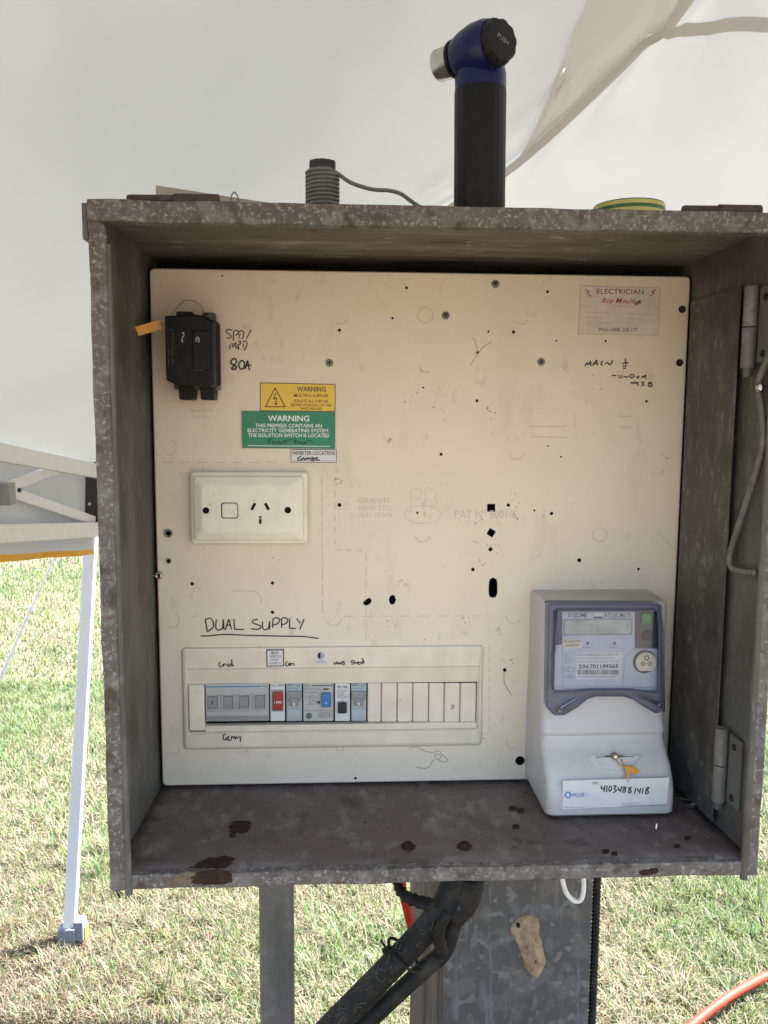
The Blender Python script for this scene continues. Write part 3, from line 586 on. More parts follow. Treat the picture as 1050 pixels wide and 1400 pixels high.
for (a, b, r1, r0) in ((230, 729, 6.2, 3.8), (230.5, 767, 4.6, 3.2)):
    MB().loft([at(disc(a, b, 0, r1, 18), 0.0005), at(disc(a, b, 0, r1*.92, 18), -.0012), at(disc(a, b, 0, r0, 18), -.0012), at(disc(a, b, 0, r0, 18), .003)], False, False).build('grommet', 'panel_groove' if r1 < 5 else 'steel_screw', mp, 'auto')
# moulded marks in the panel: knock-out rings, break lines, lettering
def arc(cx, cy, r, a0, a1, n=14): return [(cx+r*math.cos(math.radians(a0+(a1-a0)*k/n)), cy+r*math.sin(math.radians(a0+(a1-a0)*k/n))) for k in range(n+1)]
for c in ((581.7, 431, 10.5, 0, 360), (713, 433, 10, 30, 150), (706, 618, 10, 10, 170), (820, 731, 9.5, 0, 360), (231, 612, 10, -60, 110), (235, 848, 10, -70, 120), (456, 844, 11, 10, 170), (702, 842, 10, 15, 180),
          (577.5, 731, 10, 10, 170), (914, 617, 9, 60, 170), (465, 432, 11, 20, 120), (701, 1015, 9, 60, 200), (237, 1023, 8, -30, 140), (330, 1023, 8, 0, 150), (465, 1024, 4.5, 0, 360), (265, 839, 4, 20, 150), (648, 745, 5, 230, 350)):
    ink('knockout_ring', (0, 0), 1, [arc(*c)], .75, 0, 'panel_groove', mp, .0001)
def dash(x0, y0, x1, y1, n, duty=.6):
    return [[(x0+(x1-x0)*(k/n), y0+(y1-y0)*(k/n)), (x0+(x1-x0)*((k+duty)/n), y0+(y1-y0)*((k+duty)/n))] for k in range(n)]
for L in (dash(458, 655, 458, 752, 6), dash(458, 752, 502, 752, 3), dash(440, 648, 441, 842, 9, .8), dash(470, 842.5, 672, 842, 8), dash(500.5, 757, 500.5, 880, 7, .7), dash(222, 632, 388, 632, 7), dash(669, 884, 669, 1005, 9), dash(724, 583, 780, 583, 1, .9), dash(727, 597, 783, 598, 1, .9), dash(846, 569, 866, 569, 1, .9), dash(846, 584, 866, 584, 1, .9)):
    ink('break_line', (0, 0), 1, L, .7, 0, 'panel_groove', mp, .0001)
ink('moulded_line', (0, 0), 1, [[(318, 808), (345, 808), (353, 811), (357, 818), (357, 824)]], .7, 0, 'panel_groove', mp, .0001)
for s, a in (('-GRANITE', (487, 680.5, 534, 688)), ('NSW-STD', (491, 691, 535, 698)), ('QS1255N', (491, 701, 535, 708.5)), ('PAT Nº 5001 6', (622, 697.5, 706, 708.5))):
    text('moulded_lettering', s, *a, -.00025, 'emboss', mp)
ink('moulded_emblem', (0, 0), 1, [[(562, 693), (562, 669), (574, 669), (577, 674), (574, 680), (565, 681)], [(582, 693), (582, 669), (593, 669), (597, 674), (594, 680), (597, 686), (595, 693)], [(568, 684), (577, 684), (577, 696)], [(580, 697), (580, 685), (590, 685), (590, 697)], arc(578, 702.5, 25, 0, 360, 24) and [(578+25*math.cos(t), 703.5+12*math.sin(t)) for t in np.linspace(0, 2*math.pi, 25)]], .75, 0, 'emboss', mp, .0001)
# scratches and scuffs
T5 = lambda L: [(440+a/3.5, 780+b/3.5) for a, b in L]
ink('scratch', (0, 0), 1, [T5([(415, 852), (435, 846), (460, 846), (490, 862), (515, 868), (530, 872)]), T5([(530, 872), (560, 862), (575, 880), (603, 905), (590, 916), (560, 908), (540, 895), (545, 878), (570, 885), (560, 905)]), T5([(530, 905), (522, 930), (505, 945), (470, 945), (450, 940)])], .8, 0, 'scratch', mp, .0001)
ink('scratch', (0, 0), 1, [T5([(872, 490), (872, 530), (885, 560), (910, 598)])], 1.0, 0, 'scratch', mp, .0001)
ink('scratch', (0, 0), 1, [[(645, 461), (649, 465), (651, 473), (653, 482)], [(672, 467), (660, 475), (652, 486), (642, 500)], [(576, 507), (577, 508), (587, 509)], [(574, 500), (575, 505), (577, 508)]], .7, 0, 'scratch', mp, .0001)
ink('scratch', (0, 0), 1, [[(890, 735), (899, 731), (905, 733), (914, 742), (921, 751)], [(784, 563), (785, 573), (785.5, 582), (790, 583)]], .6, 0, 'smudge', mp, .0001)
for (a, b, r, n) in ((532, 602, 4.5, 10), (463, 657, 4.5, 9), (657, 713, 5, 6), (703, 707, 5, 8), (717, 715, 5, 5), (671, 560, 8, 9), (600, 560, 10, 6), (455, 560, 4, 5), (560, 545, 14, 8), (540, 855, 8, 6), (640, 850, 7, 6), (680, 860, 8, 7), (560, 700, 3, 3), (580, 702, 4, 5), (548, 800, 6, 6), (680, 745, 8, 7), (650, 1000, 12, 6), (340, 500, 10, 4), (420, 470, 12, 4), (730, 560, 8, 5), (705, 680, 9, 6), (660, 770, 9, 6), (690, 900, 14, 8), (820, 530, 20, 6), (330, 720, 60, 8), (600, 900, 40, 6), (480, 1045, 30, 5)):
    mb = MB()
    for k in range(n):
        mb.prism(disc(a+rng.normal(0, r*.6), b+rng.normal(0, r*.6), 0, rng.uniform(.4, 1.1), 6), .0002, -.0002)
    mb.build('grime_spots', 'scratch' if n > 5 else 'smudge', mp)['kind'] = 'stuff'
ink('dirt_mark', (0, 0), 1, [T5([(620, 650), (632, 646), (628, 660), (618, 662)]), T5([(606, 425), (607, 455)]), T5([(600, 446), (614, 448)])], 1.3, 0, 'scratch', mp, .0026)

# marker writing
INK = []
INK.append(ink('handwriting', (265, 830), 5.833, [[(92, 100), (100, 150), (108, 195)], [(92, 100), (130, 88), (155, 120), (155, 160), (130, 182), (108, 197)], [(180, 100), (175, 160), (190, 182), (215, 180), (230, 160), (235, 97)], [(235, 97), (240, 178)], [(250, 182), (280, 95)], [(280, 95), (300, 178)], [(258, 145), (295, 142)], [(320, 95), (325, 178)], [(325, 178), (400, 178)],
    [(510, 98), (475, 105), (468, 125), (520, 145), (535, 160), (510, 178), (455, 172)], [(550, 115), (548, 165), (570, 182), (595, 165), (605, 112)], [(605, 112), (605, 180)], [(628, 165), (632, 95)], [(632, 95), (660, 85), (685, 100), (670, 130), (635, 145)], [(700, 165), (700, 90)], [(700, 92), (730, 85), (750, 105), (735, 130), (702, 140)], [(765, 88), (762, 168)], [(762, 168), (815, 172)], [(820, 92), (850, 130)], [(880, 95), (845, 178)],
    [(55, 230), (120, 230), (240, 218), (400, 224), (700, 232), (880, 235), (995, 250)]], 1.75, 0, 'ink', mp))
ink('handwriting', (290, 885), 8.75, [[(105, 178), (85, 190), (85, 225), (110, 235), (130, 215), (128, 200)], [(140, 195), (140, 232)], [(142, 205), (165, 195)], [(175, 200), (178, 225)], [(181, 178)], [(225, 200), (200, 205), (195, 225), (220, 225), (235, 205), (232, 145)], [(232, 150), (245, 220), (260, 215)]], 1.5, -.004, 'ink', mp)
ink('handwriting', (290, 885), 8.75, [[(905, 170), (885, 185), (880, 210), (895, 222), (915, 215), (915, 195)], [(915, 205), (935, 200), (935, 190), (920, 195), (922, 215), (945, 212)], [(950, 215), (952, 195), (975, 195), (982, 220)]], 1.4, -.004, 'ink', mp)
ink('handwriting', (420, 880), 11.67, [[(430, 290), (440, 340)], [(440, 315), (470, 310)], [(470, 285), (478, 335)], [(490, 295), (500, 330), (520, 305), (535, 330), (545, 290)], [(597, 292), (570, 280), (560, 300), (595, 310), (597, 328), (565, 333), (552, 320)]], 1.35, -.004, 'ink', mp)
ink('handwriting', (420, 880), 11.67, [[(745, 265), (710, 275), (705, 295), (740, 305), (735, 325), (705, 330)], [(755, 270), (765, 325)], [(765, 322), (775, 305), (795, 300), (800, 322)], [(805, 315), (830, 305), (825, 290), (810, 300), (815, 330), (845, 330)], [(880, 290), (855, 300), (855, 320), (880, 315), (890, 290), (880, 230)], [(885, 240), (910, 315)]], 1.35, -.004, 'ink', mp)
ink('handwriting', (295, 995), 21, [[(285, 185), (245, 195), (215, 250), (220, 330), (250, 355), (290, 330), (295, 270)], [(295, 270), (310, 340), (350, 310), (370, 260), (355, 240), (345, 300), (365, 360), (410, 365), (450, 330)], [(450, 330), (455, 255), (490, 260), (505, 310)], [(505, 310), (515, 260), (545, 265), (560, 345)], [(560, 345), (575, 270), (605, 265), (625, 320)], [(645, 240), (685, 290)], [(725, 240), (710, 330), (712, 410)]], 1.5, -.004, 'ink', mp)
ink('handwriting', (300, 440), 18.67, [[(325, 225), (250, 190), (175, 230), (180, 270), (290, 350), (290, 395), (240, 415), (185, 400)], [(360, 480), (355, 260)], [(355, 260), (430, 215), (485, 260), (470, 320), (400, 340)], [(535, 300), (505, 370), (512, 430)], [(500, 260), (560, 220), (620, 280), (600, 400), (560, 430)], [(810, 200), (690, 435)],
    [(265, 700), (270, 580)], [(315, 540), (355, 650)], [(355, 650), (410, 520), (425, 690)], [(480, 710), (470, 580)], [(480, 520), (530, 490), (545, 550), (500, 580), (480, 600), (500, 700)], [(560, 715)], [(615, 560), (605, 660)], [(600, 520), (660, 480), (705, 540), (680, 650), (620, 730)]], 1.5, 0, 'ink_faded', mp)
ink('handwriting', (300, 440), 18.67, [[(425, 960), (370, 935), (310, 990), (290, 1060), (370, 1100), (440, 1150), (400, 1205), (320, 1210), (330, 1160), (400, 1090), (435, 1020), (425, 960)], [(570, 985), (510, 1040), (500, 1140), (560, 1210), (620, 1180), (640, 1080), (610, 1000), (570, 985)], [(660, 1200), (720, 985)], [(720, 985), (740, 1100), (765, 1240)], [(680, 1120), (815, 1105)]], 2.0, 0, 'ink', mp)
ink('handwriting', (790, 480), 9.545, [[(92, 200), (120, 150), (135, 185), (165, 130), (170, 195)], [(190, 190), (245, 115)], [(245, 115), (258, 190)], [(210, 165), (255, 160)], [(325, 125), (305, 165), (322, 190)], [(355, 165), (385, 150), (410, 175), (430, 170), (455, 120)], [(622, 100), (618, 158)], [(575, 160), (660, 155)], [(585, 195), (640, 192)], [(592, 225), (628, 222)]], 1.7, 0, 'ink', mp)
ink('handwriting', (790, 480), 9.545, [[(440, 320), (502, 318)], [(535, 310), (540, 345), (570, 345), (575, 310)], [(595, 345), (615, 330), (640, 345), (665, 320)], [(685, 305), (690, 355)], [(680, 310), (720, 305), (738, 330), (695, 352)], [(805, 330), (775, 335), (770, 350), (800, 352)], [(830, 352), (845, 330), (870, 335), (855, 345), (890, 310), (880, 360)],
    [(690, 430), (705, 405), (725, 425), (745, 400), (755, 425), (780, 405), (785, 455)], [(830, 405), (860, 405), (845, 425), (865, 440), (830, 455)], [(920, 410), (970, 410)], [(935, 410), (915, 440), (930, 462), (965, 455), (968, 430), (930, 430)]], 1.45, 0, 'ink', mp)
ink('faint_writing', (180, 380), 3.28, [[(262, 590), (270, 600), (280, 590), (290, 598), (305, 592), (320, 598), (335, 590), (350, 596), (365, 590)], [(275, 628), (290, 622), (305, 630), (330, 622), (345, 628)]], .6, 0, 'smudge', mp)

# breaker surround moulded on the panel
def R4(a, b, c, d, y): return rect(a, b, c, d, y)
o0, o1, q0, q1 = R4(249, 883.5, 660, 1022.5, 0), R4(251, 885.5, 658, 1020.5, -.004), R4(255, 912, 655.5, 1003, -.004), R4(258.8, 933.2, 651.5, 997, 0)
lp = lambda r, y, rad: at(rr(r[0], r[1], r[2], r[3], rad, 3), y)
sur = MB().loft([lp(o0, .0003, .004), lp(o1, -.0032, .004), lp(o1 if False else R4(254, 888.5, 655, 1017.5, -.004), -.004, .003), lp(q0, -.004, .002), lp(R4(256, 914.5, 654.6, 1001.5, -.004), -.0026, .0015), lp(R4(258.3, 932.4, 652, 998, 0), -.0004, .0006), lp(R4(258.8, 933.4, 651.4, 997, 0), .004, .0004)], False, False)
sur.build('breaker_surround', 'panel_plain', mp, False)
xa, xb, za, zb = R4(281, 988.8, 651, 997, 0); soft(MB().box(xa, xb, -.0030, .006, za, zb).build('cover_rail', 'panel_plain', mp), .0008)
xa, xb, za, zb = R4(259.4, 935, 280.3, 997, 0); soft(MB().box(xa, xb, -.0044, .008, za, zb).build('end_cap', 'outlet_cream', mp), .0008)
bx = [501.8, 521.3, 543, 564.3, 586, 607.3, 629, 651.4]
for k in range(7):
    xa, xb, za, zb = R4(bx[k]+.8, 934, bx[k+1]-.8, 987, 0)
    soft(MB().box(xa, xb, .0002, .012, za, zb).build('blank_cover', 'panel_plain', mp), .0009)
    if k: 
        c = R4(bx[k]-.9, 935.5, bx[k]+.9, 985.5, 0); MB().box(c[0], c[1], .0028, .010, c[2], c[3]).build('blank_joint', 'panel_groove', mp)

# ------------------------------------------------------------------ circuit breakers
YBK = -.0015
def brk(name, label, cat, x0, x1, group=None, z0=934.6, z1=986, mat='breaker_grey', group2=None):
    r = R4(x0, z0, x1, z1, YBK); t = thing(name, label, cat, ((r[0]+r[1])/2, YBK, r[2]), group)
    soft(MB().box(r[0]+.0003, r[1]-.0003, YBK, .04, r[2], r[3]).build('body', mat, t), .0006); return t
def pbox(name, x0, y0, x1, y1, d0, d1, mat, t, bev=.0005):
    """small moulded block on a breaker; d0/d1 are heights in front of its body"""
    r = R4(x0, y0, x1, y1, YBK-d1); return soft(MB().box(r[0], r[1], YBK-d1, YBK-d0, r[2], r[3]).build(name, mat, t), bev)
G = 'devices on the breaker rail'
t = brk('transfer_switch', 'wide grey four pole changeover switch at the left end of the breaker row', 'switch', 281, 368, G)
pbox('blue_stripe', 281.5, 938.2, 356, 939.6, -.001, .0002, 'print_blue', t, .0001); text('brand_print', 'hager', 357.5, 936.5, 366.5, 939.5, YBK-.0003, 'print_grey', t)
for k in range(4):
    x = 283.5+k*21.6
    tg = pbox('toggle', x, 953-k*.4, x+13, 970-k*.4, -.002, .0035, 'breaker_mid', t, .0008)
    pbox('toggle_ridge', x+1, 967.2-k*.4, x+12, 970.4-k*.4, .003, .0048, 'breaker_mid', tg, .0004)
    for q in (-2.4, 14):
        pbox('toggle_guard', x+q, 951-k*.4, x+q+2.4, 971-k*.4, -.002, .0026, 'breaker_grey', t, .0005)
text('toggle_mark', 'I', 289.3, 958.5, 291, 963, YBK-.0037, 'ink', t, .03)
pbox('lower_ledge', 282, 972.5, 367, 977.5, -.001, .0012, 'breaker_grey', t); pbox('lower_ledge', 282, 979, 367, 985, -.001, .0006, 'breaker_mid', t)
t = brk('main_switch', 'pale main switch with a red rocker beside the changeover switch', 'switch', 369.2, 389.8, G, mat='breaker_white')
pbox('dark_stripe', 380, 936.2, 388, 937.6, -.001, .0002, 'breaker_dark', t, .0001); text('brand_print', 'hager', 370.6, 936, 378.5, 938.6, YBK-.0003, 'print_grey', t)
pbox('rocker_frame', 371.5, 943.5, 387.5, 973, -.001, .0014, 'breaker_mid', t)
rk = pbox('rocker', 373, 947, 386.2, 971.5, 0, .0042, 'switch_red', t, .0012); text('rocker_mark', 'I ON', 375, 958.5, 384.5, 962, YBK-.0044, 'white_text', rk, .02)
def mcb(x0, x1, label):
    t = brk('circuit_breaker', label, 'circuit breaker', x0, x1, G, mat='breaker_blue'); w = x1-x0
    pbox('dark_stripe', x0+1.5, 936, x0+w*.45, 937.6, -.001, .0002, 'breaker_dark', t, .0001); text('brand_print', 'hager', x0+w*.5, 935.8, x1-1.5, 938.6, YBK-.0003, 'print_grey', t)
    text('rating_print', 'MCN C16', x0+2, 940, x1-6, 942, YBK-.0003, 'print_grey', t)
    pbox('shoulder', x0+.8, 945.5, x1-.8, 956, -.001, .0030, 'breaker_mid', t, .001)
    tg = pbox('toggle', x0+w*.22, 955, x1-w*.22, 965.5, -.001, .0050, 'breaker_mid', t, .0008)
    text('toggle_mark', 'I', x0+w*.46, 960.5, x0+w*.54, 964.5, YBK-.0052, 'white_text', tg, .03)
    for q in (x0+1.2, x1-w*.19-1.2): pbox('toggle_cheek', q, 958, q+w*.19, 967, -.001, .0016, 'breaker_grey', t)
    pbox('lower_cover', x0+1, 969.5, x1-1, 984.5, -.001, .0014, 'breaker_blue', t, .0006)
mcb(391, 413.2, 'grey blue circuit breaker between the red main switch and the wide blue toggle breaker')
mcb(479.8, 501.2, 'grey blue circuit breaker at the right end of the row beside the blank covers')
t = brk('residual_current_breaker', 'double width pale breaker with a blue toggle and round test button', 'circuit breaker', 414.2, 456.2, G, mat='breaker_grey')
text('brand_print', 'hager', 416, 936, 425, 939, YBK-.0003, 'print_grey', t); pbox('dark_stripe', 427, 936.6, 455, 938, -.001, .0002, 'breaker_dark', t, .0001)
pbox('dark_stripe', 442, 941.2, 449.5, 943.2, -.001, .0002, 'ink', t, .0001); text('rating_print', 'ADC 916T  C16 30mA', 416, 941, 440, 943.2, YBK-.0003, 'print_grey', t)
text('rating_print', 'RCBO 240V AC', 416, 945.5, 436, 947.6, YBK-.0003, 'print_grey', t)
for yy in (951, 953.5): text('fine_print', 'TEST MONTHLY', 416.5, yy, 431, yy+1.6, YBK-.0003, 'print_grey', t)
ink('diagram', (0, 0), 1, [[(418, 958), (421, 958), (423, 962), (429, 957)], [(418, 963.5), (430, 963.5)], [(424, 952), (424, 964)], [(430, 957), (432, 959), (430, 963)]], .5, YBK, 'print_grey', t, .0002)
pbox('test_lamp', 433.5, 959, 437.8, 962.2, -.001, .0012, 'print_brown', t); pbox('toggle_frame', 438, 946.5, 454.3, 970, -.001, .0010, 'breaker_grey', t)
tg = pbox('toggle', 439.3, 948.2, 452.3, 967.5, 0, .0052, 'switch_blue', t, .0012); text('toggle_mark', '|', 445.4, 960, 446.2, 962.4, YBK-.0054, 'white_text', tg)
ink('rule_line', (0, 0), 1, [[(415.5, 971.5), (454.5, 971.8)]], .5, YBK, 'print_grey', t, .0002)
c = on_y(422.6, 978.2, YBK); MB().lathe((c[0], YBK, c[2]), (0, -1, 0), [(-.001, .0032), (.0016, .0032), (.002, .0026)], 16).build('test_button', 'breaker_dark', t, 'auto')
for k, yy in enumerate((974, 976.6, 979.2)): text('fine_print', ('LINE SUPPLY', 'NEUTRAL LOAD', 'PRESS TO TEST')[k], 436, yy, 454, yy+1.8, YBK-.0003, 'print_grey', t)
t = brk('timer_switch', 'slim white device with black toggle next to the blue toggle breaker', 'switch', 457.6, 478.8, G, mat='breaker_white')
text('brand_print', 'PRLTEK', 461, 937.5, 475.5, 941, YBK-.0003, 'ink_faded', t, .01)
for k, s in enumerate(('MCB 6000', 'C16A', '230/400V', 'AS/NZS 60898')): text('fine_print', s, 461, 943.2+k*2.9, 470.5+(4 if k in (0, 3) else 0), 945.3+k*2.9, YBK-.0003, 'print_grey', t)
ink('arrow', (0, 0), 1, [[(468.5, 955), (468.5, 961)], [(461, 959.5), (476, 959.5)]], .7, YBK, 'ink', t, .0002)
pbox('toggle_frame', 460.5, 960.5, 476, 977.5, -.001, .0012, 'breaker_white', t); pbox('toggle', 462, 962, 474.2, 976, 0, .0052, 'black_plastic', t, .0012)

# ------------------------------------------------------------------ stickers
def sticker(name, label, px, y, edge, mat, lw=.0007, cat='sticker', group=None):
    P = [on_y(a, b, y-.0004) for a, b in px]; c = np.mean(P, 0)
    t = thing(name, label, cat, (c[0], y, min(p[2] for p in P)), group)
    poly = [(p[0], p[2]) for p in P]; MB().prism(poly, y-.0006, y-.00005).build('border', edge, t)
    inn = [(c[0]+(a-c[0])*(1-2*lw/max(1e-6, abs(P[1][0]-P[0][0]))), c[2]+(b-c[2])*(1-2*lw/max(1e-6, abs(P[0][2]-P[3][2])))) for a, b in poly]
    MB().prism(inn, y-.0009, y-.0004).build('sheet', mat, t); return t
YS = -.0011
t = sticker('warning_sticker', 'yellow warning sticker with lightning triangle above the green sticker', [(355.3, 523), (458.7, 525.2), (458.5, 563), (355.6, 562)], 0, 'ink', 'sticker_yellow')
text('print_line', 'WARNING', 406, 528.6, 445.3, 535.4, YS, 'ink', t, .012)
for s, a in (('MULTIPLE SUPPLIES', (402, 538.5, 449, 543)), ('ISOLATE ALL SUPPLIES', (402, 546.3, 449, 550.3)), ('BEFORE WORKING ON THIS', (398, 552, 453, 555.8)), ('SWITCHBOARD', (411, 557, 440.5, 560.6))): text('print_line', s, *a, YS, 'print_brown', t, .008)
ink('hazard_triangle', (0, 0), 1, [[(376.2, 530.5), (362.8, 556)], [(362.8, 556), (390, 556.2)], [(390, 556.2), (376.2, 530.5)]], 1.2, -.0009, 'print_brown', t, .0003)
ink('lightning_bolt', (0, 0), 1, [[(376.8, 537), (374, 546)], [(374, 546), (378.2, 543.5)], [(378.2, 543.5), (377, 553)], [(375.6, 550.6), (377.2, 553.5), (378.8, 550.8)]], 1.1, -.0009, 'print_brown', t, .0003)
t = sticker('notice_sticker', 'green warning sticker with white lettering below the yellow sticker', [(330.4, 561.8), (458.2, 563.6), (458.2, 613.5), (331, 612.6)], -.0009, 'sticker_green', 'sticker_green')
YG = -.0009-.0011
text('print_line', 'WARNING', 366.3, 568, 423, 576, YG, 'white_text', t, .015)
for s, a in (('THIS PREMISES CONTAINS AN', (349, 579.3, 440, 584.4)), ('ELECTRICITY GENERATING SYSTEM.', (338.7, 586, 450, 591)), ('THE ISOLATION SWITCH IS LOCATED', (339.3, 592.6, 450, 597.8))): text('print_line', s, *a, YG, 'white_text', t, .008)
ink('rule_line', (0, 0), 1, [[(338.6, 609.3), (451, 610.3)]], .9, -.0018, 'white_text', t, .0003)
ink('handwriting', (355, 590), 9.545, [[(90, 115), (165, 95)], [(135, 105), (110, 165)], [(165, 160), (170, 130), (195, 140), (202, 165)], [(215, 140), (235, 160), (255, 125), (270, 160), (300, 140), (320, 110), (340, 160), (350, 120), (420, 103)], [(460, 88), (470, 160)], [(440, 128), (500, 125), (520, 165), (545, 140), (560, 175), (580, 140), (600, 165), (610, 125), (680, 125), (690, 155)]], .95, -.0018, 'ink', t, .0003)
t = sticker('location_sticker', 'small white inverter location sticker under the green sticker', [(397.5, 614.3), (460.2, 614.6), (460, 632.8), (397.8, 632.2)], -.0004, 'ink', 'sticker_white', .0005)
text('print_line', 'INVERTER LOCATION', 400, 616.8, 457.5, 622, -.0017, 'ink', t, .006)
ink('handwriting', (355, 590), 9.545, [[(545, 320), (505, 340), (500, 365), (525, 380), (550, 365), (535, 345)], [(560, 365), (575, 340), (590, 375), (610, 345), (625, 365), (640, 340), (660, 365), (680, 340), (700, 345), (710, 375), (680, 385), (690, 360), (730, 350), (760, 335), (735, 365), (785, 375)]], 1.5, -.0013, 'ink', t, .0003)
ink('rule_line', (0, 0), 1, [[(401, 630), (457, 630)]], .4, -.0013, 'print_grey', t, .0003)
t = sticker('business_card_sticker', 'faded electrician card sticker in the upper right corner of the panel', [(793.5, 390.5), (902.5, 393.5), (899.8, 458.8), (790.3, 457)], 0, 'smudge', 'card_paper', .0005)
text('print_line', 'ELECTRICIAN', 816, 395.3, 880, 402, YS, 'print_brown', t)
text('print_line', 'Roy Mould', 822.5, 407.5, 869, 416.5, YS, 'print_red', t, .01, .35)
ink('underline', (0, 0), 1, [[(829, 418.3), (866, 419.2)]], .6, -.0009, 'print_pink', t, .0003)
for x, s in ((804, 1), (893, -1)):
    ink('lightning_mark', (0, 0), 1, [[(x-4*s, 396), (x+2*s, 399.5), (x-2*s, 400.5), (x+5*s, 405)]], 1.2, -.0009, 'print_red', t, .0003)
for s, a in (('All Electrical Work', (801, 425.5, 836, 428.7)), ('Fast Service', (801, 432.6, 824, 435.6)), ('All Work Guaranteed', (801, 439.8, 838, 442.8)), ('Contract Repairs', (858.5, 427.8, 889, 431)), ('Installation', (858.5, 433.7, 877.5, 436.6)), ('Rewire', (858.5, 440.4, 871, 443.2))): text('fine_print', s, *a, YS, 'smudge', t)
text('print_line', 'Mob: 0488 258 277', 819, 448, 872, 453.2, YS, 'print_grey', t)
ink('scorch_mark', (0, 0), 1, [[(868, 416), (872, 414), (876, 412)]], 4.2, -.0009, 'scratch', t, .0001)
ink('crease', (0, 0), 1, [[(794, 406.5), (806, 406), (818, 404)], [(794, 418.7), (808, 418.5)], [(792, 444), (804, 444), (812, 446), (818, 447)], [(873, 445), (882, 441), (896, 440)]], .45, -.0009, 'smudge', t, .0003)
t = sticker('main_switch_sticker', 'small black bordered white sticker above the red main switch', [(364, 888.3), (388.2, 887.6), (388.4, 910.8), (364.6, 911.3)], -.004, 'ink', 'sticker_white', .0011)
for k, s in enumerate(('MAIN', 'SWITCH', '(GRID', 'SUPPLY)')): text('print_line', s, (371, 368.5, 370, 368.5)[k], 890.8+k*4.9, (381.5, 384.5, 381.5, 384.5)[k], 894.4+k*4.9, -.0052, 'print_grey', t, .006)
t = sticker('logo_sticker', 'small white square sticker with a half black disc symbol', [(431, 892), (447.8, 891.5), (449, 908), (431.8, 909)], -.004, 'sticker_white', 'sticker_white', .0003)
c = [(438.5+4.6*math.cos(math.radians(a)), 896.5-4.6*math.sin(math.radians(a))) for a in range(90, 271, 15)]
MB().prism([(on_y(a, b, -.005)[0], on_y(a, b, -.005)[2]) for a, b in c], -.0052, -.0048).build('half_disc', 'ink', t)
ink('half_rays', (0, 0), 1, [[(439.6+k*1.25, 896.5-4.2+k*.7), (439.6+k*1.25, 896.5+4.2-k*.9)] for k in range(4)], .6, -.0049, 'print_grey', t, .0002)
for k, s in enumerate(('SMART', 'SAFETY SWITCH')): text('fine_print', s, (435, 432.8)[k], (902.3, 904.8)[k], (443.5, 446.8)[k], (904, 906.8)[k], -.0052, 'print_grey', t)

# ------------------------------------------------------------------ power outlet
r0 = R4(262.5, 644.5, 421, 742, 0); YO = -.0172
ot = thing('power_outlet', 'cream double size power outlet with one switch and one three pin socket', 'power outlet', ((r0[0]+r0[1])/2, 0, r0[2]))
ins = lambda r, d: (r[0]+d, r[1]-d, r[2]+d, r[3]-d)
MB().loft([lp(r0, 0.0004, .003), lp(r0, -.008, .003), lp(ins(r0, .0010), -.0092, .003), lp(ins(r0, .0024), -.0094, .003), lp(ins(r0, .0024), -.0105, .003)]).build('mounting_block', 'outlet_cream', ot, 'auto')
r1 = ins(r0, .0042)
pl = MB().loft([lp(r1, -.0102, .003), lp(r1, -.0125, .003), lp(ins(r1, .0008), -.0138, .003), lp(ins(r1, .0075), YO+.0006, .006), lp(ins(r1, .0095), YO, .006)]).build('face_plate', 'outlet_cream', ot)
cm = MB()
for a, b in ((281.5, 698), (393.5, 697.5)): cm.prism(disc(a, b, YO, 4.6, 16), YO-.004, YO+.005)
def slot(cx, cy, w, h, ang):
    ca, sa = math.cos(ang), math.sin(ang); return [(cx+x*ca-y*sa, cy+x*sa+y*ca) for x, y in ((-w, -h), (w, -h), (w, h), (-w, h))]
so_ = lambda L: [(on_y(a, b, YO)[0], on_y(a, b, YO)[2]) for a, b in L]
for s in (slot(346.3, 692.5, 1.9, 5.2, .5), slot(365, 692.5, 1.9, 5.2, -.5), slot(355.8, 711, 1.8, 5.4, 0)): cm.prism(so_(s), YO-.004, YO+.005)
cm.prism(rr(*R4(302.2, 687, 325.8, 709, YO), .0028, 4), YO-.004, YO+.003)
cut(pl, cm, 'hole_dark')  # socket openings: deep shade painted as black walls
rk = R4(303.5, 688.2, 324.6, 707.8, YO); MB().loft([lp(rk, YO+.0035, .0022), lp(rk, YO-.0004, .0022), lp(ins(rk, .0009), YO-.0013, .0022)]).build('rocker', 'outlet_cream', ot, 'auto')
ink('rocker_scratches', (250, 630), 5.526, [[(345, 370), (365, 395), (390, 370)], [(350, 340), (358, 338)], [(380, 400), (400, 402)]], .55, YO-.0013, 'smudge', ot, .0001)
ink('dirt_specks', (250, 630), 5.526, [[(231, 245), (233, 256)], [(205, 322), (206, 338)], [(298, 578), (302, 580)], [(690, 133), (692, 135)], [(605, 135), (607, 137)], [(540, 295), (535, 305)]], .8, YO, 'scratch', ot, .0001)
c = on_y(355.8, 708.5, YO+.002); MB().box(c[0]-.0011, c[0]+.0011, YO+.001, YO+.003, c[2]-.0012, c[2]+.0012).build('earth_shutter', 'steel_screw', ot)

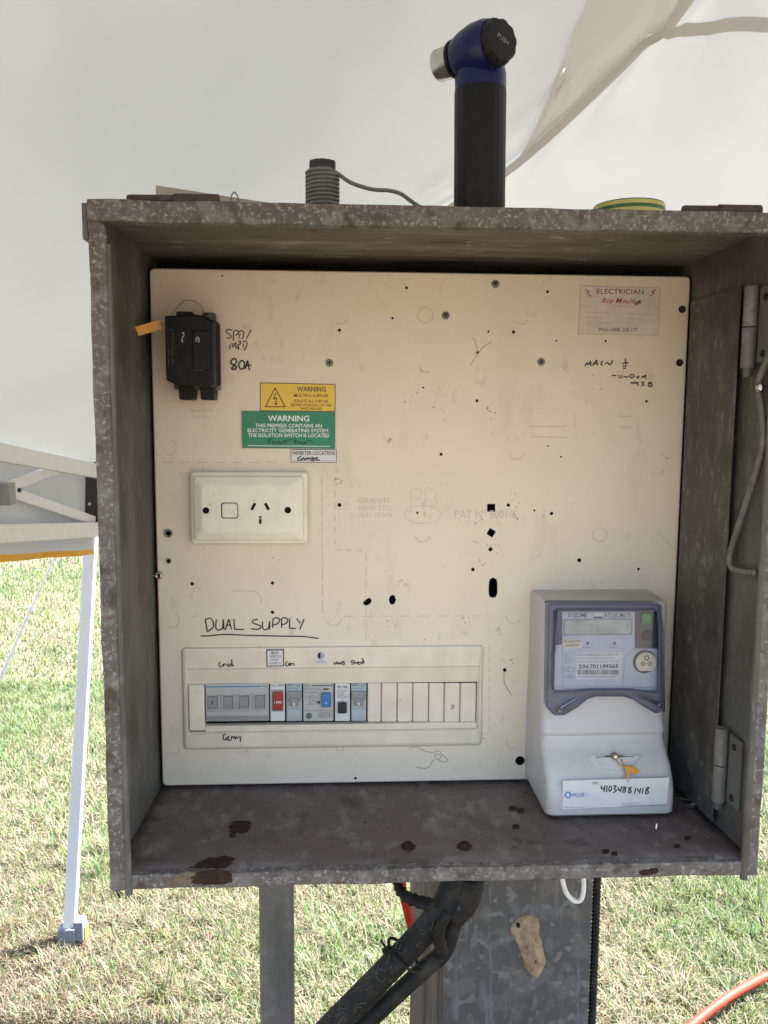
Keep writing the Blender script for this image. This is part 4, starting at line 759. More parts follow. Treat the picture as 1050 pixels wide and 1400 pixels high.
# ------------------------------------------------------------------ service fuse
b0 = R4(241.5, 438.5, 302.3, 533.5, 0); YC = -.055
fu = thing('service_fuse', 'black fuse holder with an orange seal flag at the left of the panel', 'fuse', ((b0[0]+b0[1])/2, 0, b0[2]))
soft(MB().box(b0[0]+.001, b0[1], -.026, .0003, b0[2], b0[3]-.002).build('base', 'fuse_side', fu), .002)
cr = R4(226, 431, 291.7, 526, YC)
prof = [(cr[0], cr[2]+.004), (cr[0]+.010, cr[2]), (cr[1]-.004, cr[2]-.002), (cr[1], cr[2]), (cr[1], cr[3]-.006), (cr[1]-.010, cr[3]), (cr[0]+.027, cr[3]+.001), (cr[0]+.022, cr[3]+.0005), (cr[0], cr[3]-.001)]
soft(MB().loft([[(x+.003, -.0255, z+.001) for x, z in prof], [(x, -.032, z) for x, z in prof], [(x, YC, z) for x, z in prof]]).build('carrier', 'fuse_black', fu), .0014)
q = R4(263.5, 452, 290, 507, YC); soft(MB().box(q[0], q[1]-.002, YC-.0022, YC+.002, q[2], q[3]).build('grip', 'fuse_black', fu), .001)
q = R4(240, 425.5, 262.5, 434, YC); soft(MB().box(q[0], q[1], YC+.002, -.030, q[2]-.004, q[3]).build('top_tab', 'fuse_black', fu), .001)
q = on_y(286, 437, -.018); MB().lathe((q[0], -.018, q[2]-.006), (0, 0, 1), [(0, .0075), (.011, .0072), (.0125, .006)], 16).build('terminal_cap', 'fuse_side', fu, 'auto')
for a, b_ in ((246.5, 267), (275.5, 295.5)):
    q = R4(a, 525, b_, 547, -.022); soft(MB().loft([[(q[0], -.034, q[3]), (q[1], -.034, q[3]), (q[1], -.004, q[3]), (q[0], -.004, q[3])], [(q[0]+.001, -.033, q[2]), (q[1]-.001, -.033, q[2]), (q[1]-.001, -.006, q[2]), (q[0]+.001, -.006, q[2])]]).build('terminal_shroud', 'fuse_black', fu), .0012)
ink('paint_fleck', (180, 400), 6.176, [[(425, 345), (435, 335), (440, 360), (425, 385), (430, 420)], [(420, 400), (430, 425)]], 1.3, YC, 'pale_text', fu, .0003)
ink('paint_fleck', (180, 400), 6.176, [[(545, 395), (555, 375), (572, 395), (560, 405), (572, 422)], [(545, 395), (540, 415)]], 1.4, YC-.0022, 'pale_text', fu, .0003)
ink('moulded_text', (180, 400), 6.176, [[(345, 335), (350, 360), (340, 385)], [(345, 400), (348, 440)], [(345, 460), (345, 530)], [(340, 560), (348, 590), (345, 610)], [(310, 480), (314, 530)], [(314, 560), (312, 620)], [(300, 315), (350, 315)]], .5, YC, 'breaker_dark', fu, .0002)
ink('moulded_text', (180, 400), 6.176, [[(520, 655), (610, 655)]], .6, YC-.0022, 'breaker_dark', fu, .0002)
sa, sb_ = on_y(219.5, 443.5, -.046), on_y(187, 453, -.050)
MB().bar(sa, sb_, .0018, .0092, (0, -.25, 1)).build('seal_flag', 'orange_plastic', fu); soft(fu.children[-1], .0006)
MB().tube(smooth_path([sa+np.array([-.002, 0, .001]), on_y(226, 440, -.052), on_y(238, 425, -.05), on_y(252, 411.5, -.04), on_y(266, 412, -.035), on_y(276, 420, -.03), on_y(278, 432, -.025)], 5), .0004, 5).build('seal_wire', 'copper_wire', fu)

# ------------------------------------------------------------------ electricity meter
me0 = R4(724, 806, 876, 1064, 0); xl, xr, zb_, zt_ = me0[0]-.003, me0[1]+.003, me0[2]+.0045, on_y(800, 806, 0)[2]
mt = thing('electricity_meter', 'light grey electricity meter with a clear blue tinted cover in the lower right', 'electricity meter', ((xl+xr)/2, -.04, zb_))
def sect(z, dpt, xl, xr, r=.010, n=5):
    L = [(xl, .0002, z), (xl, -dpt+r, z)]
    for k in range(1, n+1): a = math.pi/2*k/n; L.append((xl+r-r*math.cos(a), -dpt+r-r*math.sin(a), z))
    for k in range(0, n+1): a = math.pi/2*k/n; L.append((xr-r+r*math.sin(a), -dpt+r-r*math.cos(a), z))
    L.append((xr, .0002, z)); return L
zf = lambda t: zt_+(zb_-zt_)*t
prof = [(0, .062, .003), (.004, .065, .002), (.012, .066, .0015), (.40, .066, .001), (.56, .0665, .0005), (.60, .0685, 0), (.632, .0715, 0), (.642, .0712, 0), (.655, .0695, 0), (.69, .0715, 0), (.73, .079, 0), (.78, .090, 0), (.83, .097, 0), (.88, .1005, 0), (.94, .1015, 0), (.985, .1005, 0), (.997, .098, .001), (1, .095, .002)]
MB().loft([sect(zf(t), d, xl+i, xr-i, .009) for t, d, i in prof]).build('case', 'meter_grey', mt, 'auto')
def mpoly(L, y): return [(on_y(a, b, y)[0], on_y(a, b, y)[2]) for a, b in L]
YM = -.0765
# cover frame: outline with a window opening
out_px = [(750.5, 827), (757, 826), (895, 826.5), (903.5, 827), (904.5, 842), (906.5, 860), (907.5, 900), (908, 972.5), (897, 974.5), (880, 965), (865, 955), (852, 951.5), (815, 951.5), (803, 955), (788, 967), (771, 977), (757.5, 977), (747.5, 966), (748.8, 905)]
in_px = [(763, 834.5), (766, 834), (890, 834), (899, 834.5), (900, 842), (901.5, 860), (902, 895), (901.5, 946), (894, 946.5), (882, 946), (866, 944), (852, 943.5), (815, 943.5), (803, 944), (786, 945.5), (770, 946), (758, 946), (756.5, 940), (757.5, 900)]
def loop3(px, y): return [tuple(on_y(a, b, YM))[0:1]+(y,)+tuple(on_y(a, b, YM))[2:3] for a, b in px]
fr_ = MB(); no_, ni_ = len(out_px), len(in_px); A_, B_, C2, D2 = loop3(out_px, -.058), loop3(out_px, YM), loop3(in_px, YM), loop3(in_px, -.066)
cc = np.mean(np.array(B_), 0); B1 = [tuple(np.array(p)+(cc-np.array(p))*.012) for p in B_]; B0 = [(p[0], YM+.0012, p[2]) for p in B_]
fr_.loft([A_, B0, B1, C2, D2, A_], False, False); fo_ = fr_.build('clear_cover', 'tinted_plastic', mt)
for px_, w_ in ((in_px, .0008), (out_px, .0007)):
    MB().tube([np.array(p)+np.array([0, -.0003, 0]) for p in loop3(px_+px_[:1], YM)], w_, 6, False).build('cover_rim', 'meter_side_blue', fo_, True)
# window and what lies behind it
MB().prism(mpoly(in_px, YM), YM+.0022, YM+.0010).build('window', 'clear_pane', fo_)
YP = -.0695
fp = MB().prism(mpoly([(768.5, 836), (868.5, 836.5), (868.5, 886), (901, 886.5), (901.5, 945), (757.5, 945), (757.5, 883), (768.5, 881)], YP), YP, -.064).build('face_plate', 'meter_face', mt); soft(fp, .0012)
MB().prism(mpoly([(757.5, 835), (768, 835), (768, 881), (757.5, 883)], YP), YP+.002, -.0655).build('side_slot', 'meter_side_blue', mt)
MB().prism(mpoly([(869, 836), (901, 836.5), (901.5, 886), (869, 886)], YP), YP+.0025, -.0655).build('lamp_recess', 'dark_recess', mt)
q = R4(877, 838.5, 890.5, 853.5, YP); soft(MB().box(q[0], q[1], YP-.0012, YP+.003, q[2], q[3]).build('green_button', 'green_lamp', mt), .0008)
c = on_y(886, 869, YP); MB().lathe((c[0], YP+.0024, c[2]), (0, -1, 0), [(0, .006), (.002, .0055), (.0045, .003), (.005, .001)], 14).build('clear_knob', 'tinted_plastic', mt, 'auto')
q = R4(771.5, 847, 863, 867, YP); L_ = MB().box(q[0], q[1], YP-.0004, YP+.002, q[2], q[3]).build('display', 'lcd', mt)
q2 = ins(q, -.0007); MB().loft([lp(q2, YP-.0003, .0006), lp(q2, YP-.0009, .0006), lp(q, YP-.0009, .0003), lp(q, YP-.0002, .0003)], False, False).build('display_frame', 'breaker_mid', mt)
e = YP-.0003
text('brand_print', 'EDMI', 784, 838, 802, 844.2, e, 'print_grey', mt, .008); text('model_print', 'ATLAS Mk7A', 826, 838.3, 863.5, 844.3, e, 'print_grey', mt, .008)
ink('brand_mark', (0, 0), 1, [[(777, 839+k*1.9), (782, 839+k*1.9)] for k in range(3)]+[[(777, 839), (777, 843)]], .9, YP, 'print_grey', mt, .0002)
q = R4(812, 837, 823.5, 842.5, YP); MB().box(q[0], q[1], YP-.0006, YP+.001, q[2], q[3]).build('white_tab', 'sticker_white', mt)
q = R4(811.5, 843, 823.5, 845, YP); MB().box(q[0], q[1], YP-.0005, YP+.001, q[2], q[3]).build('dark_tab', 'breaker_dark', mt)
q = R4(769.2, 873, 795.2, 886, YP); s_ = MB().box(q[0], q[1], YP-.0007, YP+.001, q[2], q[3]).build('small_label', 'port_cream', mt)
text('label_print', 'PLUS ES 57A', 771, 875, 793.5, 878.4, YP-.0009, 'ink_faded', s_, .01); text('label_print', 'neutral SW', 773, 880.3, 791.5, 883.5, YP-.0009, 'ink_faded', s_, .01)
for a in (803.4, 840): MB().prism(disc(a, 879.3, YP, 2.2, 12), YP+.0004, YP-.0003).build('pulse_lamp', 'print_grey', mt)
text('lamp_caption', 'PULSE 1', 796.5, 884, 810.5, 886, e, 'print_grey', mt); text('lamp_caption', 'PULSE 2', 833.5, 884, 845, 886, e, 'print_grey', mt)
q = R4(787.5, 891.5, 850, 928.5, YP); nl = MB().box(q[0], q[1], YP-.0006, YP+.001, q[2], q[3]).build('name_plate', 'sticker_white', mt); e2 = YP-.0008
for s, a in (('7A13-A344-20-J211-2300-4110', (790, 894, 846, 897.2)), ('3x240 V, 10(100) A  50 Hz  IP 51', (791, 899, 840, 901.2)), ('Class 1  kWh  Class 2  kvarh  1000 imp', (789.5, 903.5, 846, 905.5))): text('plate_print', s, *a, e2, 'print_grey', nl)
text('plate_print', 'S/N:701199365', 791.2, 908.2, 845, 914, e2, 'ink', nl, .02); text('plate_print', 'Made for EDMI Gen5 Pty Ltd 2019', 791, 924, 846, 926.5, e2, 'print_grey', nl)
mb = MB(); x = 790.
while x < 846.5:
    w = random.choice((.45, .45, .8, 1.2)); r_ = R4(x, 915.8, x+w, 922.2, e2); mb.add([(r_[0], e2, r_[2]), (r_[1], e2, r_[2]), (r_[1], e2, r_[3]), (r_[0], e2, r_[3])], [(0, 1, 2, 3)]); x += w+random.choice((.5, .8, 1.1))
mb.build('barcode', 'print_grey', nl)
ink('symbol_print', (0, 0), 1, [[(771, 893), (776, 893)], [(781, 893), (786, 893)], [(771, 896.5), (777, 896.5)], [(771, 900), (784, 900)], [(771, 903.5), (785, 903.5)], [(771, 906.5), (781, 906.5)], [(777, 912.5), (784, 912.5), (784, 918), (777, 918), (777, 912.5)], [(770.5, 918.5), (770.5, 914), (772.5, 912.5), (774.5, 914), (774.5, 918.5)], [(775, 927), (779, 921.5), (783.5, 927), (775, 927)], [(777, 925), (781.5, 925)], [(771.8, 922), (771.8, 927)]], .5, YP, 'print_grey', mt, .0002)
# lower right plate edge and optical port
ink('plate_edge', (0, 0), 1, [[(851, 936), (853, 920), (854, 905), (858, 894), (866, 888), (880, 887), (900, 887)], [(758, 883), (764, 881.5), (768, 880)], [(768.5, 884), (768.5, 930), (771, 939), (778, 941.5), (820, 942), (900, 939)]], .6, YP, 'breaker_mid', mt, .0002)
pc = disc(881.2, 904.5, YP, 17, 28); MB().prism(pc, YP-.0008, YP+.001).build('port_seat', 'black_plastic', mt)
pc = [p for p in disc(883.5, 906, YP-.003, 15.2, 36)]; zc = on_y(883, 917.5, YP-.003)[2]; pc = [(a, max(b, zc)) for a, b in pc]
po = soft(MB().prism(pc, YP-.0034, YP).build('optical_port', 'port_cream', mt), .0006)
for a, b, r in ((884.2, 899.5, 4), (878.8, 907.3, 3.1), (887.8, 907.3, 3.1)): 
    MB().loft([at(disc(a, b, YP-.0034, r, 14), YP-.0033), at(disc(a, b, YP-.0034, r, 14), YP-.0037), at(disc(a, b, YP-.0034, r*.62, 14), YP-.0038), at(disc(a, b, YP-.0034, r*.5, 14), YP-.0032)], False, True).build('port_ring', 'ink_faded', po, 'auto')
# cover screws at the lower corners
for a, b, c_, d_ in ((762, 968, 787, 954), (899, 961, 873, 950)):
    p, q = on_y(a, b, -.0665), on_y(c_, d_, -.0665)
    fo2 = MB().tube([p+np.array([0, -.004, 0]), q+np.array([0, -.002, 0])], [.0022, .0014], 8).build('cover_screw', 'bright_steel', mt, 'auto')
    MB().lathe(p+np.array([0, -.0055, 0]), (0, -1, 0), [(0, .0026), (.003, .0024), (.004, .0015)], 12).build('screw_head', 'bright_steel', fo2, 'auto')
# vents printed on the top, lower cover details
DL = .1015
ink('top_slots', (0, 0), 1, [[(741, 807.2), (757, 808.3)], [(800, 807.2), (813, 807.6)]], .9, -.002, 'ink_faded', mt, .0)
zr, = [on_y(839, 1032, -.094)[2]]
lens = [(800.6, 1032), (812, 1031.4), (839, 1031), (866, 1031.2), (879.4, 1031.5), (872, 1042), (858, 1050), (840, 1053.5), (822, 1051), (808, 1043)]
YL = -.0925
def on_low(px, py):                         # a point on the bulged lower cover
    y = -.09
    for _ in range(6):
        z = on_y(px, py, y)[2]; tt = (zt_-z)/(zt_-zb_); y = -np.interp(tt, [p[0] for p in prof], [p[1] for p in prof])
    return on_y(px, py, y)
L0 = [on_low(a, b)+np.array([0, -.0002, 0]) for a, b in lens]; cz = np.mean(L0, 0)
L1 = [p+(cz-p)*.10+np.array([0, -.0016, 0]) for p in L0]; L2 = [p+(cz-p)*.28+np.array([0, -.0002 if p[2] > cz[2] else -.0024, 0]) for p in L0]
MB().loft([L0, L1, L2], False, True).build('finger_grip', 'meter_grey', mt, True)
p0, p1, p2 = on_low(813, 1034), on_low(839, 1032.4), on_low(866, 1033.4); off = np.array([0, -.0028, 0])
MB().tube(smooth_path([p0+off, p1+off, p2+off], 6), [.0003]*4+[.0009]*5+[.0003]*4, 6).build('grip_slot', 'ink_faded', mt)
c = on_low(839, 1032.4); sc_ = MB().lathe(c+np.array([0, -.001, 0]), (0, -1, .15), [(0, .0036), (.0035, .0036), (.0042, .0030), (.0042, .0018), (.003, .0015)], 14).build('seal_screw', 'steel_screw', mt, 'auto')
MB().lathe(c+np.array([0, -.0045, .0002]), (0, -1, .15), [(0, .0022), (.0012, .0016)], 10).build('screw_centre', 'bright_steel', sc_, 'auto')
s0 = np.array([0, -.007, 0]); a_ = [on_low(x, y)+s0 for x, y in ((838, 1034), (843, 1041), (851, 1044.5))]; b_ = [on_low(x, y)+s0 for x, y in ((846, 1034.5), (849, 1040), (851, 1044.5))]
sl_ = MB().tube(a_, .0006, 6).tube(b_, .0005, 6).build('seal_wire', 'copper_wire', mt)
pf = [on_low(x, y)+s0 for x, y in ((850, 1043.5), (856, 1042.5), (863, 1044.5), (871, 1050), (866, 1053), (858, 1051.5), (856, 1058), (855.5, 1066), (853.5, 1058), (852, 1050))]
MB().loft([[p+np.array([0, .0012, 0]) for p in pf], [p-np.array([0, .0012, 0]) for p in pf]]).build('seal_flag', 'orange_plastic', mt)
# number label on the lower cover
lc = [(769.5, 1067.5), (915, 1063.2), (911.3, 1099.5), (769, 1106.5)]; YLb = -.1021
lb = MB().prism([(on_y(a, b, YLb)[0], on_y(a, b, YLb)[2]) for a, b in lc], YLb-.0002, YLb+.001).build('number_label', 'sticker_white', mt)
text('label_print', 'NMI', 810, 1069.2, 818, 1072.4, YLb-.0005, 'print_grey', lb); text('label_print', 'PLUS', 783, 1084.4, 799, 1089.3, YLb-.0005, 'print_blue', lb, .015); text('label_print', 'ES', 800, 1084.2, 808, 1089, YLb-.0005, 'print_pale_blue', lb)
ink('label_emblem', (0, 0), 1, [[(776.5+3.6*math.cos(t), 1086.8+3.6*math.sin(t)) for t in np.linspace(0, 2*math.pi, 13)]]+[[(776.5+4.6*math.cos(t), 1086.8+4.6*math.sin(t))] for t in np.linspace(0, 2*math.pi, 7)[:-1]], 1.8, YLb, 'print_blue', lb, .0004)
text('label_print', 'https://pluses.com.au', 771.5, 1103, 799, 1104.6, YLb-.0005, 'print_grey', lb); text('label_print', 'Property of PLUS ES', 851, 1097.2, 877, 1099.3, YLb-.0005, 'print_grey', lb); text('label_print', 'Faults: 1800 007 375  removal or unauthorised interference', 851, 1099.8, 910.5, 1102.0, YLb-.0005, 'print_grey', lb)
ink('handwriting', (765, 1060), 6.774, [[(390, 95), (388, 125), (415, 120)], [(420, 95), (410, 155)], [(440, 95), (435, 155)], [(465, 100), (455, 130), (465, 150), (480, 130), (478, 105), (465, 100)], [(495, 100), (525, 100), (505, 125), (528, 140), (495, 162)], [(545, 110), (545, 135), (575, 130)], [(580, 100), (560, 155)], [(612, 105), (590, 115), (612, 135), (600, 158), (585, 145), (620, 110)], [(655, 108), (640, 120), (665, 150), (645, 165), (640, 145), (665, 115), (655, 108)], [(705, 115), (695, 175)], [(725, 120), (725, 145), (750, 140)], [(752, 115), (740, 170)], [(775, 118), (765, 172)], [(820, 112), (800, 125), (825, 155), (805, 172), (795, 150), (828, 118), (820, 112)]], 1.75, YLb, 'ink', lb, .0004)

# ------------------------------------------------------------------ things on top of the box
ZTT = ZT+T*1.3+.0002
def dpt(y): return (y-CAM[1])/F
# gas torch
yT = -.115; kx = dpt(yT)
bx_ = on_y(655.5, 290, yT); R = 34*kx; zc0 = ZTT; z_ = lambda py: on_y(656, py, yT)[2]
to = thing('gas_torch', 'blue and black handheld gas torch standing upright on the box', 'gas torch', (bx_[0]-.0005, yT, ZTT))
bxx = bx_[0]; tl = on_y(657, 95, yT)[0]
def cyl(z0, z1, prof, n=32): return [(0, 0)]
ax0 = np.array([bxx, yT, ZTT]); ax1 = np.array([tl, yT, z_(96)]); axd = Vector(ax1-ax0); H = axd.length
MB().lathe(ax0, axd, [(0, R*1.0), (.002, R*1.04), (H*.115, R*1.0)], 32).build('base_ring', 'torch_blue', to, 'auto')
mb = MB(); nn = 72
L = []
for h, rr_ in ((H*.115, .965), (H*.125, .985), (H*.86, .985), (H*.875, .965)):
    a = Vector(axd).normalized().orthogonal().normalized(); b = Vector(axd).normalized().cross(a)
    L.append([Vector(ax0)+Vector(axd).normalized()*h+(a*math.cos(2*math.pi*k/nn)+b*math.sin(2*math.pi*k/nn))*R*rr_*(1+(.012 if k % 3 else -.012)) for k in range(nn)])
mb.loft(L).build('grip', 'torch_black', to, 'auto')
MB().lathe(ax0+np.array(axd)*.87, axd, [(0, R*.985), (H*.10, R*.985), (H*.13, R*.93)], 32).build('collar', 'torch_blue', to, 'auto')
hn_ = on_y(601, 90, yT+.022); hk = on_y(672, 63, yT-.018); ad = Vector(hk-hn_).normalized(); hl_ = (Vector(hk)-Vector(hn_)).length
hd = MB().lathe(hn_, ad, [(hl_*.33, R*.64), (hl_*.40, R*.74), (hl_*.55, R*.88), (hl_*.75, R*.98), (hl_*.95, R*.98), (hl_*1.05, R*.90)], 28)
nb = Vector(ax1)-Vector(axd).normalized()*.0; mid = Vector(hn_)+ad*hl_*.72
hd.loft([[Vector(ax1)+Vector(axd).normalized()*(H*.0+.001)+Vector((math.cos(t)*R*.9, math.sin(t)*R*.9, 0)) for t in np.linspace(0, 2*math.pi, 25)[:-1]], [Vector(ax1)*.5+mid*.5+Vector((math.cos(t)*R*.80, math.sin(t)*R*.80, 0)) for t in np.linspace(0, 2*math.pi, 25)[:-1]], [mid+Vector((math.cos(t)*R*.78, math.sin(t)*R*.78, 0)) for t in np.linspace(0, 2*math.pi, 25)[:-1]]])
h_ = hd.build('head', 'torch_blue', to, 'auto')
MB().lathe(hn_, ad, [(hl_*.28, R*.60), (hl_*.29, R*.70), (hl_*.345, R*.72), (hl_*.35, R*.6)], 28).build('nozzle_ring', 'torch_black', h_, 'auto')
MB().lathe(hn_, ad, [(hl_*.33, R*.5), (hl_*.30, R*.60), (0, R*.60), (-.001, R*.57), (.004, R*.52)], 28).build('nozzle', 'bright_steel', to, 'auto')
kb = MB(); L = []
kd = (ad+Vector((.10, -.62, 0.02))).normalized(); kc = Vector(hk)-ad*R*.10
a = kd.orthogonal().normalized(); b = kd.cross(a)
for h, s in ((-.004, .70), (.0, .78), (.013, .78), (.0165, .71), (.0172, .55)):
    L.append([kc+kd*h+(a*math.cos(2*math.pi*k/40)+b*math.sin(2*math.pi*k/40))*R*s*(1+(.035 if k % 4 < 2 else -.02)) for k in range(40)])
kn_ = kb.loft(L).build('knob', 'knob_black', to, 'auto')
MB().lathe(kc-kd*.006, kd, [(0, R*.88), (.005, R*.88), (.006, R*.82)], 28).build('knob_seat', 'torch_black', to, 'auto')
# PUSH on the knob face, brand plate on the head
cu = bpy.data.curves.new('t', 'FONT'); cu.body = 'PUSH'; cu.resolution_u = 2; tob = bpy.data.objects.new('t', cu); me_ = bpy.data.meshes.new_from_object(tob)
v = np.array([q.co[:] for q in me_.vertices]); f = [tuple(p.vertices) for p in me_.polygons]; v -= (v.min(0)+v.max(0))/2; bpy.data.objects.remove(tob)
rgt = Vector((0, 0, 1)).cross(-kd).normalized()*-1; rgt = Vector((kd.y*-1, kd.x, 0)).normalized(); upv = kd.cross(rgt)*1
if rgt.x < 0: rgt = -rgt
upv = rgt.cross(kd)*-1
if upv.z < 0: upv = -upv
sc1 = .0128/(v[:, 0].max()-v[:, 0].min()); tw = -.35
obj('knob_print', [kc+kd*.0176+(rgt*(math.cos(tw)*p[0]-math.sin(tw)*p[1])+upv*(math.sin(tw)*p[0]+math.cos(tw)*p[1]))*sc1 for p in v], f, 'breaker_mid', kn_)
hp = [Vector(on_y(x, y, yT-.030)) for x, y in ((627, 66), (632, 57), (646, 55), (645, 61), (633, 67))]
# coil of wire on a black core
yC_ = -.12; kc_ = dpt(yC_); cc_ = on_y(441, 285, yC_); rw = 2.55*kc_; Rc = 20.2*kc_
wc = thing('wire_coil', 'grey wire wound round a black core with its loose end trailing', 'wire coil', (cc_[0], yC_, ZTT))
zt2 = on_y(441, 238, yC_)[2]; n_t = int((zt2-ZTT)/(2*rw)); pitch = 2*rw*1.01
P = [(cc_[0]+Rc*math.cos(t), yC_+Rc*math.sin(t), ZTT+rw+pitch*t/(2*math.pi)) for t in np.arange(0, 2*math.pi*(n_t)-1.0, 2*math.pi/28)]
tail = [on_y(x, y, yy) for x, y, yy in ((464, 239, yC_-.004), (475, 247, yC_-.008), (488, 253, yC_-.01), (510, 259, yC_-.012), (532, 260.5, yC_-.012), (548, 265, yC_-.014), (562, 275, yC_-.014), (575, 283, yC_-.016), (587, 284, yC_-.018))]
MB().tube(P+smooth_path([P[-1]]+tail, 5)[2:], rw, 8).build('winding', 'wire_grey', wc, True)
MB().loft([[(cc_[0]+18*kc_*(1+(.04 if k % 2 else -.03))*math.cos(2*math.pi*k/12), yC_+18*kc_*math.sin(2*math.pi*k/12), z) for k in range(12)] for z in (ZTT, on_y(441, 226, yC_)[2], on_y(441, 222, yC_)[2])]).build('core', 'black_plastic', wc)
# earth tape
yE = -.085; ke = dpt(yE); ce = on_y(859.5, 288, yE); Re = 47*ke; top_z = on_y(859, 284, yE)[2]
tpn = MB(); nb_ = 9; hT = top_z-ZTT
for k, (z0_, z1_) in enumerate([(i/nb_, (i+1)/nb_) for i in range(nb_)]):
    tpn.k = k % 2
    L = [[(ce[0]+r*math.cos(2*math.pi*i/48), yE+r*math.sin(2*math.pi*i/48), ZTT+hT*z) for i in range(48)] for r, z in ((Re, z0_), (Re*(1.004 if k % 2 else 1), z1_))]
    tpn.loft(L, k == 0, False)
tpn.k = 1; tpn.loft([[(ce[0]+r*math.cos(2*math.pi*i/48), yE+r*math.sin(2*math.pi*i/48), z) for i in range(48)] for r, z in ((Re, ZTT+hT), (Re*.98, ZTT+hT+.0012), (Re*.52, ZTT+hT+.001), (Re*.5, ZTT+.001))], False, True)
tag(tpn.build('tape_roll', ['tape_yellow', 'tape_green'], None, 'auto'), 'roll of green and yellow striped tape lying on the box top', 'tape')
# beige sheet tucked behind the box
y_s = YB+.008; P0, P1 = on_y(213, 253.5, y_s), on_y(425, 286.5, y_s); dr = (P1-P0)/np.linalg.norm(P1-P0); dn = np.array([dr[2], 0, -dr[0]])
Q = [P0, P0+dr*.42, P0+dr*.42+dn*.24, P0+dn*.24+np.array([-.0, 0, 0])]; Q[3] = P0+np.array([.0006, 0, -.24])
soft(tag(MB().loft([[q-np.array([0, .0018, 0]) for q in Q], [q+np.array([0, .0018, 0]) for q in Q]]).build('plastic_sheet', 'sheet_beige'), 'plain beige sheet tucked behind the box with one corner showing above', 'sheet'), .0006)
# thin wire twist standing on the edge
wtw = smooth_path([on_y(317.5, 283, YF-.003), on_y(316, 272, YF-.003), on_y(318, 264.5, YF-.003), on_y(321, 263, YF-.001), on_y(323.5, 266, YF+.002), on_y(326, 272, YF+.004), on_y(325, 286, YF+.008)], 5)
tag(MB().tube(wtw, .0006, 5).build('wire_twist', 'wire_grey'), 'thin bent wire loop standing on the box edge near the left hinge', 'wire')
tag(MB().tube([on_y(506, 288, YF-.002), on_y(504, 283, YF-.002), on_y(502, 280, YF-.001)], .0008, 5).build('wire_stub', 'black_plastic'), 'short black wire stub poking up from the box edge beside the coil', 'wire')

# ------------------------------------------------------------------ posts, pipes and cables under the box
YP0 = YB+.014
r = R4(354.5, 1205, 400, 1400, YP0)
soft(tag(MB().box(r[0], r[1], YP0, YP0+.045, 0, ZT-.03).build('steel_post', 'post_zinc'), 'narrow square galvanised post carrying the left side of the box', 'post'), .003)
ra = on_y(578.5, 1380, YP0)[0]; rb_ = on_y(806, 1300, YP0)[0]; rs = on_y(604, 1380, YP0)[0]
tmb = MB(); nz = 60; L = []
for k in range(nz+1):
    z = (ZT-.05)*k/nz; w = .0015*noise.noise(Vector((z*6, 1, 2))); L.append([(ra+w, YP0+.001, z), (ra+w+.02, YP0-.0008, z), (rb_-.006, YP0-.0004, z), (rb_-.004, YP0+.20, z), (ra+w, YP0+.20, z)])
tag(tmb.loft(L).build('timber_post', 'timber'), 'thick weathered timber post behind the galvanised sheet', 'post')
L = []
for k in range(41):
    z = .05+(ZT-.12)*k/40; w = .0012*noise.noise(Vector((z*5, 4, 1)))
    L.append([(rs+w, YP0-.0012, z), (rs+w, YP0-.0032, z), (rs+(rb_-rs)*.5, YP0-.0042+w, z), (rb_, YP0-.0035, z), (rb_+.001, YP0+.12, z), (rb_-.0018, YP0+.12, z), (rb_-.0022, YP0-.0014, z)])
tag(MB().loft(L).build('galvanised_sheet', 'spangle'), 'spangled galvanised sheet wrapped on the front of the timber post', 'metal sheet')
# corrugated conduit
xc_ = on_y(812, 1300, YP0+.004)[0]; L = []
for k in range(0, 420):
    z = .0+k*.0029; L.append((z, .0052+(.0007 if k % 2 else -.0007)))
tag(MB().lathe((xc_+.0015, YP0+.006, 0), (0, 0, 1), [q for q in L if q[0] < Z0-.014], 10).build('corrugated_conduit', 'conduit_black'), 'thin dark corrugated conduit running down the right edge of the post', 'conduit')
# wasp nest
cn = np.array([(716, 1250), (735, 1254), (738, 1275), (742, 1290), (745, 1308), (744, 1322), (735, 1337), (724, 1331), (716, 1318), (710, 1298), (702, 1282), (697, 1268), (704, 1256)], float)
cen = cn.mean(0); rings = [(1.0, 0), (.96, .005), (.88, .009), (.76, .0125), (.6, .015), (.42, .017), (.22, .018)]; L = []
cnf = [np.array(q[:2]) for q in smooth_path([(*cn[-1], 0)]+[(*c, 0) for c in cn]+[(*c, 0) for c in cn[:2]], 6)[6:-7]]
for sc2, hh in rings:
    l = []
    for k, q in enumerate(cnf):
        p = cen+(q-cen)*sc2; w = on_y(p[0], p[1], YP0-.003); nz_ = noise.noise(Vector((w[0]*70, w[2]*70, hh*40)))+.6*noise.noise(Vector((w[0]*190, w[2]*190, 3)))
        l.append((w[0]+.0014*nz_, w[1]+.0025-hh*(.85+.55*nz_), w[2]+.0014*nz_))
    L.append(l)
wn = thing('wasp_nest', 'tan mud wasp nest stuck on the galvanised post sheet', 'wasp nest', tuple(on_y(722, 1337, YP0-.003)))
MB().loft(L, False, True).build('mud_shell', 'mud', wn, True)
for a, b in ((731, 1315), (709, 1266)):
    p = on_y(a, b, YP0-.016); MB().lathe(p+np.array([0, .004, 0]), (0, -1, 0), [(0, .0026), (.004, .0028), (.0046, .0024)], 10).build('nest_hole', 'hole_dark', wn)
